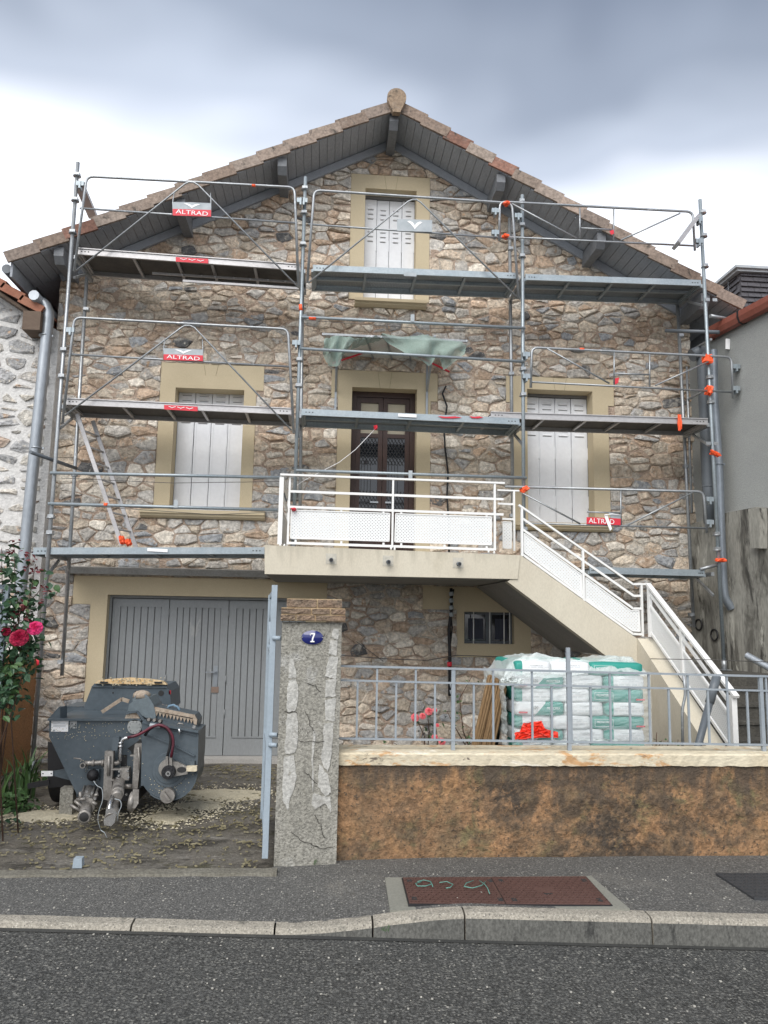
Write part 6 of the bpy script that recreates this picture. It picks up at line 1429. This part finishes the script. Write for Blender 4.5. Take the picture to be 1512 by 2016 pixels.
for r in range(9):
    zc = zt0-lay*(r+.5); odd = r % 2 == 1
    rn = ROWN[r] if r < 6 else None
    if odd: cols = [(0,.37,'half'),(.375,.68,'white'),(.685,1.0,'sliver')]
    else: cols = [(0,.275,'sliver'),(.28,.575,'white'),(.58,1.0,'green')]
    if rn is None and r > 6: continue
    for j, (a, c, kind) in enumerate(cols):
        w = (c-a)*PW*1.02; cx = pxl+PW*(a+c)/2; dep = .42 if kind != 'green' and kind != 'half' else .44
        rnn = rn or 'lowest'
        pos_ = ('left end', 'middle', 'right end')[j]
        what = {'half':'white bag with slanted green panel and grey print','white':'white bag with small grey print blocks','sliver':'white bag with a dark green edge strip','green':'fully green bag with boxed white lettering'}[kind]
        let = []
        if kind == 'green': let = [('MONOREX', -w*.26, .008, w*.27, .021, m_text_white)]
        if kind == 'half': let = [('MONOREX', w*.26, .010, w*.27, .022, m_text_white), ('G7', w*.27, -.024, w*.05, .016, m_text_white), ('G20', -w*.12, .014, w*.13, .030, m_text_dark)]
        if kind in ('white','sliver'): let = [('MONOREX G7', .02, .030, w*.36, .008, m_text_dark)]
        o = bag(cx, PY+dep/2+rnd.uniform(-.012,.012), zc, w, dep, lay*1.10, kind, f'{what}, {rnn} layer of the pallet, {pos_}', k*1.7, let)
        if kind == 'green':
            b = MB(); 
            for (ax, az, bx, bz) in ((-.43,-.03,-.10,-.03),(-.43,.032,-.10,.032),(-.43,-.03,-.43,.032),(-.10,-.03,-.10,.032)): b.bar((ax*w,-dep/2-.015,az),(bx*w,-dep/2-.015,bz), .002, .0025, up=(0,1,0))
            q = obj('white_box_outline', b, m_text_white); q.parent = o
        if kind in ('green','half'):
            b = MB(); sx = w*.40 if kind == 'green' else -w*.36; b.box(sx-.04, sx+.04, -dep/2-.015, -dep/2-.011, -.036, -.022); q = obj('red_brand_bar', b, m_red); q.parent = o
        k += 1
        if r < 6 and (j == 0 or r == 0):      # bags behind, seen from above and at the left side
            bag(cx, PY+.44+.22, zc, w, .42, lay*1.10, 'green' if r % 2 == 0 else 'white', f'rear bag behind the {rnn} layer {pos_} bag, seen through the film', k*2.3)
b = MB()
zb0 = zt0-lay*7-.03
pal = thing('pallet', 'reddish wooden pallet under the wrapped mortar bags', 'pallet', (pxl+PW/2, PY+.4, 0))
for s_i, zz in enumerate((zb0,)):
    for i in range(7): b = MB(); x = pxl+PW*(i+.08)/7; b.box(x, x+PW/7*.8, PY-.01, PY+.9, zz-.02, zz); obj('deck_board', b, m_palwood, pal)
    for yy in (PY-.012, PY+.4, PY+.8): b = MB(); b.box(pxl-.01, pxr+.01, yy, yy+.09, zz-.075, zz-.022); obj('stringer', b, m_palwood, pal)
    for x in (pxl, pxl+PW/2-.07, pxr-.14):
        for yy in (PY, PY+.8): b = MB(); b.box(x, x+.14, yy, yy+.1, .02, zz-.077); obj('block', b, m_palwood, pal)
# film: draped top sheet and tight stretch layer
top_px = [(984,1336),(1004,1301),(1032,1291),(1066,1288),(1120,1299),(1162,1301),(1214,1292),(1246,1293),(1271,1322)]
T = pp(top_px, PY+.12); Fr = pp([(990,1342),(1012,1330),(1035,1331),(1068,1335),(1120,1333),(1162,1322),(1214,1322),(1246,1326),(1274,1330)], PY-.05)
b = MB()
def ff(u, v):
    t = lerpP(T, u); f_ = lerpP(Fr, u); bk = Vector((t.x+.02, PY+.88, t.z-.03))
    p = f_.lerp(t, min(1, v*2)) if v < .5 else t.lerp(bk, (v-.5)*2)
    return p+Vector((.02*noise.noise(Vector((u*14, v*6, 1))), .02*noise.noise(Vector((u*11, v*9, 2))), .022*noise.noise(Vector((u*16, v*7, 3)))+.012*noise.noise(Vector((u*40, v*15, 5)))))
b.grid(ff, 70, 18, smooth=False); fo = obj('plastic_wrap', b, m_film2); tag(fo, 'crumpled clear plastic film draped over the pallet of bags', 'plastic film')
b = MB()
b.grid(lambda u, v: Vector((pxl-.05+(PW+.09)*u, PY-.052+.012*noise.noise(Vector((u*7, v*26, 7)))+.008*noise.noise(Vector((u*22, v*60, 9))), zb0-.02+(zt0-.05-zb0)*v)), 50, 60, smooth=False); obj('front_film', b, m_film, fo)
b = MB()
b.grid(lambda u, v: Vector((pxl-.07+.03*noise.noise(Vector((u*7, v*12, 3)))-.05*v, PY-.04+.9*u, zb0+(zt0-.1-zb0)*v)), 14, 26, smooth=False); obj('side_film', b, m_film2, fo)
b = MB(); R = random.Random(9)
b.grid(lambda u, v: at(986+u*46, 1336+v*14+4*noise.noise(Vector((u*9, v*4, 2))), PY-.07)+Vector((0,.05*noise.noise(Vector((u*12, v*9, 5))),0)), 16, 6, smooth=False)
b.grid(lambda u, v: at(1042+u*175, 1458+v*10*(1-u*.55)-u*3+4*noise.noise(Vector((u*9, v*4, 2))), PY-.06)+Vector((0,.03*noise.noise(Vector((u*12, v*9, 5))),0)), 30, 5, smooth=False); obj('film_flap', b, m_film2, fo)
b = MB(); O = [(1030,1423),(1066,1419),(1072,1434),(1098,1441),(1098,1452),(1060,1452),(1014,1456),(1012,1442),(1022,1440)]
P = pp(O, PY-.08); c = sum(P, Vector())/len(P)
b.grid(lambda u, v: c.lerp(P[int(u*9) % 9].lerp(P[(int(u*9)+1) % 9], (u*9) % 1), v)+Vector((0,.03*noise.noise(Vector((u*20, v*7, 5)))-.01,.006*noise.noise(Vector((u*30, v*9, 1))))), 45, 8, smooth=False); tag(obj('red_film', b, m_redfilm), 'torn bright red plastic sheet stuck to the lower left of the bag pallet', 'plastic film')
# reed mat
rm = thing('reed_mat', 'roll of straw coloured reed matting leaning beside the bag pallet', 'reed mat', at(950,1478,7.2))
R = random.Random(14); b = MB(); n = 90
for i in range(n):
    t = i/(n-1); j = R.random(); y = 7.15+.14*j
    bot = at(926+44*t, 1480, y); topp = at(962+34*t+R.uniform(-2,2), 1332+16*t+R.uniform(-7,9), y-.0)
    bot = topp+(bot-topp)*1.55; b.bar(bot, topp, .011, .011)
obj('reeds', b, m_straw, rm)['kind'] = 'stuff'
b = MB(); b.tube([at(990,1350,7.35), at(968,1482,7.35)], .05, 8); obj('gap_shade_roll', b, m_black, rm)  # black filler standing in for shadow and black plastic between mat and pallet
# loose pipes
b = MB(); a, c = at(1411,1331,6.85), at(1366,1500,6.75); b.tube([a, a.lerp(c, .32)], .040, 14); b.tube([a.lerp(c, .3), c+(c-a)*.55], .033, 14); lp = obj('plastic_pipe', b, m_pvc); tag(lp, 'dark grey plastic pipe leaning behind the street railing before the stair', 'pipe')
b = MB(); b.tube([at(1470,1290,7.6), at(1560,1340,7.2)], .034, 14, caps=False); b.tube([at(1470.5,1290.2,7.6), at(1471,1290.5,7.598)], .028, 12, mi=1); tag(obj('plastic_pipe', b, [m_zinc, m_frame]), 'blue grey pipe lying over the dark steps at the right edge', 'pipe')
b = MB(); b.tube(rounded([(1346,1330),(1350,1368),(1343,1395),(1345,1530)], 7.1), .014, 8); tag(obj('conduit', b, m_galv), 'thin bent grey conduit standing before the lower stair parapet', 'conduit')
b = MB(); b.tube(pp([(1280,1297),(1400,1299),(1530,1304)], 6.9), .0035, 4); tag(obj('wire', b, m_wire), 'single wire stretched above the street railing at the right', 'wire')

# ============================================================ PLANTS
def leafmesh(name, s, m, fold=.25, asp=.62, n=2):
    b = MB(); L = s; W = s*asp/2
    V = [(0,0,0),(L*.3,W*.9,fold*W),(L*.65,W*.8,fold*W),(L,0,-.1*L),(L*.65,-W*.8,fold*W),(L*.3,-W*.9,fold*W),(L*.5,0,-.02*L)]
    me = bpy.data.meshes.new(name); me.from_pydata(V, [], [(0,6,1),(1,6,2),(2,6,3),(3,6,4),(4,6,5),(5,6,0)]); me.materials.append(m); me.update(); return me
LM = {}
def leaf(parent, p, m, s, R, down=.5, asp=.62, name='leaf'):
    k = (m.name, round(s, 2), asp)
    if k not in LM: LM[k] = leafmesh('leaf', s, m, asp=asp)
    o = bpy.data.objects.new(name, LM[k]); COL.objects.link(o); o.parent = parent; o.location = Vector(p)-pos(parent)
    o.rotation_euler = (R.uniform(-.9,.9), R.uniform(-.3, down+.5), R.uniform(0,2*PI)); return o
def flower(parent, c, r, m, seed, name='flower'):
    R = random.Random(seed); b = MB(); c = Vector(c)
    ax = Vector((.1,-.75,.45)).normalized(); a = ax.orthogonal().normalized(); d = ax.cross(a)
    for ring, (rr, n, lift) in enumerate(((.30,4,.55),(.55,5,.45),(.8,6,.25),(1.0,7,0))):
        for k in range(n):
            th = k*2*PI/n+ring*.6+R.uniform(-.2,.2); o_ = a*math.cos(th)+d*math.sin(th); t_ = ax.cross(o_); w = r*(.35+.28*ring/3)
            base = c+ax*(r*lift*.2); mid = c+o_*r*rr*.75+ax*r*(lift*.9+.25); tip = c+o_*r*rr+ax*r*(lift*.7+R.uniform(-.08,.12))
            b.add([base-t_*w*.3, base+t_*w*.3, mid+t_*w, tip+t_*w*.6, tip-t_*w*.6, mid-t_*w], [(0,1,2,5),(5,2,3,4)])
    return obj(name, b, m, parent)
def bush(name, label, cat, base, canes, nleaf, mats, size, seed, blooms=(), spread=.10, from_=.25, group=None):
    R = random.Random(seed); t = thing(name, label, cat, base, group); P = []
    for cn in canes:
        b = MB(); b.tube(cn, .007, 5, r1=.003); obj('stem', b, m_cane, t)
        for a, c in zip(cn, cn[1:]): P.append((Vector(a), Vector(c)))
    P = [q for q in P if (q[0].z+q[1].z)/2 > 1.15 or from_ < .2] or P
    tot = sum((c-a).length for a, c in P)
    for k in range(nleaf):
        x = R.random()*tot
        for a, c in P:
            l = (c-a).length
            if x <= l: break
            x -= l
        p = a.lerp(c, x/l)+Vector((R.gauss(0,spread), R.gauss(0,spread), R.gauss(0,spread*.8)))
        leaf(t, p, R.choices([q[0] for q in mats], [q[1] for q in mats])[0], R.choice(size), R)
    for i, (p, r, m) in enumerate(blooms): flower(t, p, r, m, i+seed)
    return t
y = 6.9
R0 = random.Random(6); base = at(20,1500,y); base.z = .05
def cane(pts, yy=(6.9,)): 
    P = [base+Vector((R0.uniform(-.35,.12), R0.uniform(-.25,.35), 0))]+[at(px, py, y+dy) for px, py, dy in pts]; return P
canes = [cane([(20,1390,.1),(45,1250,0),(58,1180,0),(70,1110,.05)]), cane([(15,1380,.2),(25,1280,.1),(30,1170,.1),(28,1080,.1)]), cane([(30,1380,0),(52,1300,-.05),(62,1240,-.05)]), cane([(8,1330,.1),(5,1200,.1),(3,1080,.1)]), cane([(30,1300,0),(40,1260,-.1)]), cane([(40,1200,0),(72,1170,0),(88,1150,.0)]), cane([(-10,1300,.1),(-30,1150,.1)])]
bush('rose_bush', 'tall climbing rose with deep pink and crimson blooms at the left edge', 'rose bush', base, canes, 190, [(m_leaf_d,8),(m_leaf,2)], (.07,.08,.09,.10), 31, [(at(69,1237,y-.15), .062, m_rose), (at(38,1256,y-.17), .075, m_rose2), (at(12,1243,y+.0), .04, m_rose2)], spread=.085)
rb = bpy.data.objects['rose_bush']; R = random.Random(77)
for cx_, cy_, n, s in ((22,1085,14,12),(60,1100,16,10),(72,1125,10,9),(38,1205,14,14),(82,1160,8,9),(30,1065,6,6),(90,1180,5,7)):
    for k in range(n): leaf(rb, at(cx_+R.gauss(0,s*.7), cy_+R.gauss(0,s), y-.02+R.gauss(0,.06)), m_leaf_r, R.choice((.04,.05)), R)
for cx_, cy_, n in ((18,1310,10),(45,1290,8)):
    for k in range(n): leaf(rb, at(cx_+R.gauss(0,18), cy_+R.gauss(0,22), y-.02+R.gauss(0,.12)), m_leaf_d, R.choice((.06,.07,.08)), R)
R = random.Random(99); b = MB(); mm_ = [m_leaf_d, m_leaf, m_leaf_r]
for cx_, cy_, n, sx_, sy_ in ((18,1320,170,15,28),(45,1290,110,14,20),(12,1365,90,12,22),(50,1265,60,12,14),(30,1195,80,16,24),(60,1210,50,12,20),(20,1130,50,12,24),(15,1240,70,14,24)):
    for k in range(n):
        p = at(cx_+R.gauss(0,sx_), cy_+R.gauss(0,sy_), y+.08+R.gauss(0,.12)); L = R.uniform(.05,.095); W_ = L*.3
        M3 = Matrix.Rotation(R.uniform(0,2*PI), 3, 'Z') @ Matrix.Rotation(R.uniform(-.2,1.1), 3, 'Y') @ Matrix.Rotation(R.uniform(-.9,.9), 3, 'X')
        V = [p+M3 @ Vector(v) for v in ((0,0,0),(L*.35,W_,.25*W_),(L*.7,W_*.8,.25*W_),(L,0,-.1*L),(L*.7,-W_*.8,.25*W_),(L*.35,-W_,.25*W_))]
        b.add(V, [(0,3,2,1),(0,5,4,3)], mi=R.choices((0,1,2),(10,3,1 if cy_ < 1250 else 0))[0])
obj('foliage', b, mm_, rb)['kind'] = 'stuff'
b2 = at(830,1500,7.3); b2.z = .02
canes = [[b2, at(836,1450,7.3), at(820,1416,7.25)], [b2, at(845,1440,7.3), at(842,1404,7.25)], [b2, at(860,1470,7.3), at(862,1458,7.2)], [b2, at(800,1478,7.3), at(775,1462,7.3)], [b2, at(900,1478,7.3), at(930,1462,7.3)], [at(935,1500,7.4), at(912,1440,7.4), at(905,1375,7.4), at(930,1330,7.4)]]
bush('rose_bush', 'low rose bush with coral pink blooms behind the street railing', 'rose bush', b2, canes[:5], 90, [(m_leaf_d,3),(m_leaf,3)], (.04,.05,.06), 41, from_=.1, blooms= [(at(817,1413,7.2),.038,m_rose3),(at(832,1410,7.18),.03,m_rose3),(at(844,1401,7.2),.036,m_rose3),(at(856,1398,7.2),.022,m_rose3),(at(861,1428,7.2),.018,m_rose3),(at(856,1452,7.18),.03,m_rose3),(at(870,1460,7.17),.034,m_rose3)], spread=.06)
bush('shrub', 'thin dark twiggy shrub between the rose and the reed mat', 'shrub', canes[5][0], [canes[5], [canes[5][0], at(895,1430,7.4), at(880,1400,7.4)], [canes[5][0], at(915,1470,7.4), at(925,1440,7.4)]], 60, [(m_leaf,1),(m_leaf_d,1)], (.03,.04,.05), 43, spread=.05, from_=.1)
for i, (px, h, lb) in enumerate(((1290,1442,'small wiry weed with seed heads right of the pallet'),(1312,1458,'tiny weed sprig left of the bent conduit'),(1332,1456,'tiny weed sprig nearest the bent conduit'))):
    bb = at(px, 1495, 7.0); cn = [[bb, at(px+2, h+20, 7.0), at(px+3, h, 7.0)], [bb, at(px-6, h+22, 7.0), at(px-10, h+14, 7.0)], [bb, at(px+8, h+26, 7.0), at(px+13, h+16, 7.0)]]
    bush('weed', lb, 'weed', bb, cn, 22, [(m_leaf,1)], (.03,.04), 50+i, spread=.025, from_=.1)
# iris clump and low green plants by the ochre wall
def blades(name, label, cat, px, py, Y, n, h, w, seed, m=m_leaf):
    R = random.Random(seed); c = at(px, py, Y); c.z = yz(0, Y); t = thing(name, label, cat, c)
    for k in range(n):
        b = MB(); a = R.uniform(0,2*PI); L = h*R.uniform(.55,1.1); lean = R.uniform(.05,.55); o_ = Vector((math.cos(a),math.sin(a),0)); sd = Vector((-o_.y,o_.x,0)); p0 = c+Vector((R.gauss(0,.07),R.gauss(0,.07),0)); V = []
        for q in range(7): tt = q/6; p = p0+Vector((0,0,1))*L*(tt-.28*lean*tt**3*2)+o_*L*lean*tt**2; ww = w*(1-tt**2.2)+.001; V += [p-sd*ww, p+sd*ww]
        b.add(V, [(2*q,2*q+1,2*q+3,2*q+2) for q in range(6)], smooth=True); obj('blade', b, m, t)
blades('iris_plant', 'clump of long sword shaped iris leaves at the foot of the scaffold', 'iris', 52, 1530, 8.6, 26, .62, .016, 1)
blades('iris_plant', 'smaller iris clump left of the large one', 'iris', 18, 1545, 8.3, 18, .45, .014, 2)
def lowplant(px, py, Y, r, n, label, seed, m=m_leaf, name='leafy_plant'):
    R = random.Random(seed); c = at(px, py, Y); c.z = yz(0, Y); t = thing(name, label, 'plant', c)
    for k in range(n):
        a = R.uniform(0,2*PI); rr = r*math.sqrt(R.random()); leaf(t, c+Vector((math.cos(a)*rr, math.sin(a)*rr, .03+.22*(1-rr/r)*R.random()+.05*R.random())), m, R.choice((.06,.08,.10)), R, down=.2)
lowplant(8,1550,7.9,.22,70,'broad leafed green plant at the left edge of the yard',3); lowplant(40,1560,8.0,.16,45,'low bright green plant beside the left edge of the machine',4); lowplant(75,1520,9.2,.24,60,'leafy green plant behind the machine wheel by the wall',5); lowplant(-10,1600,7.3,.2,30,'green plant at the frame edge nearest the street',6,m_leaf_d)
# pavement weeds
b = MB(); R = random.Random(2)
for px, py in ((744,1688),(755,1832),(760,1834),(620,1702),(700,1690)):
    for k in range(5): c = gr(px+R.uniform(-4,4), py, .06); b.bar(c, c+Vector((R.uniform(-.02,.02),0,R.uniform(.01,.04))), .004, .002)
tag(obj('grass_tufts', b, m_leaf), 'tiny grass tufts in the pavement joints', None, None, 'stuff')
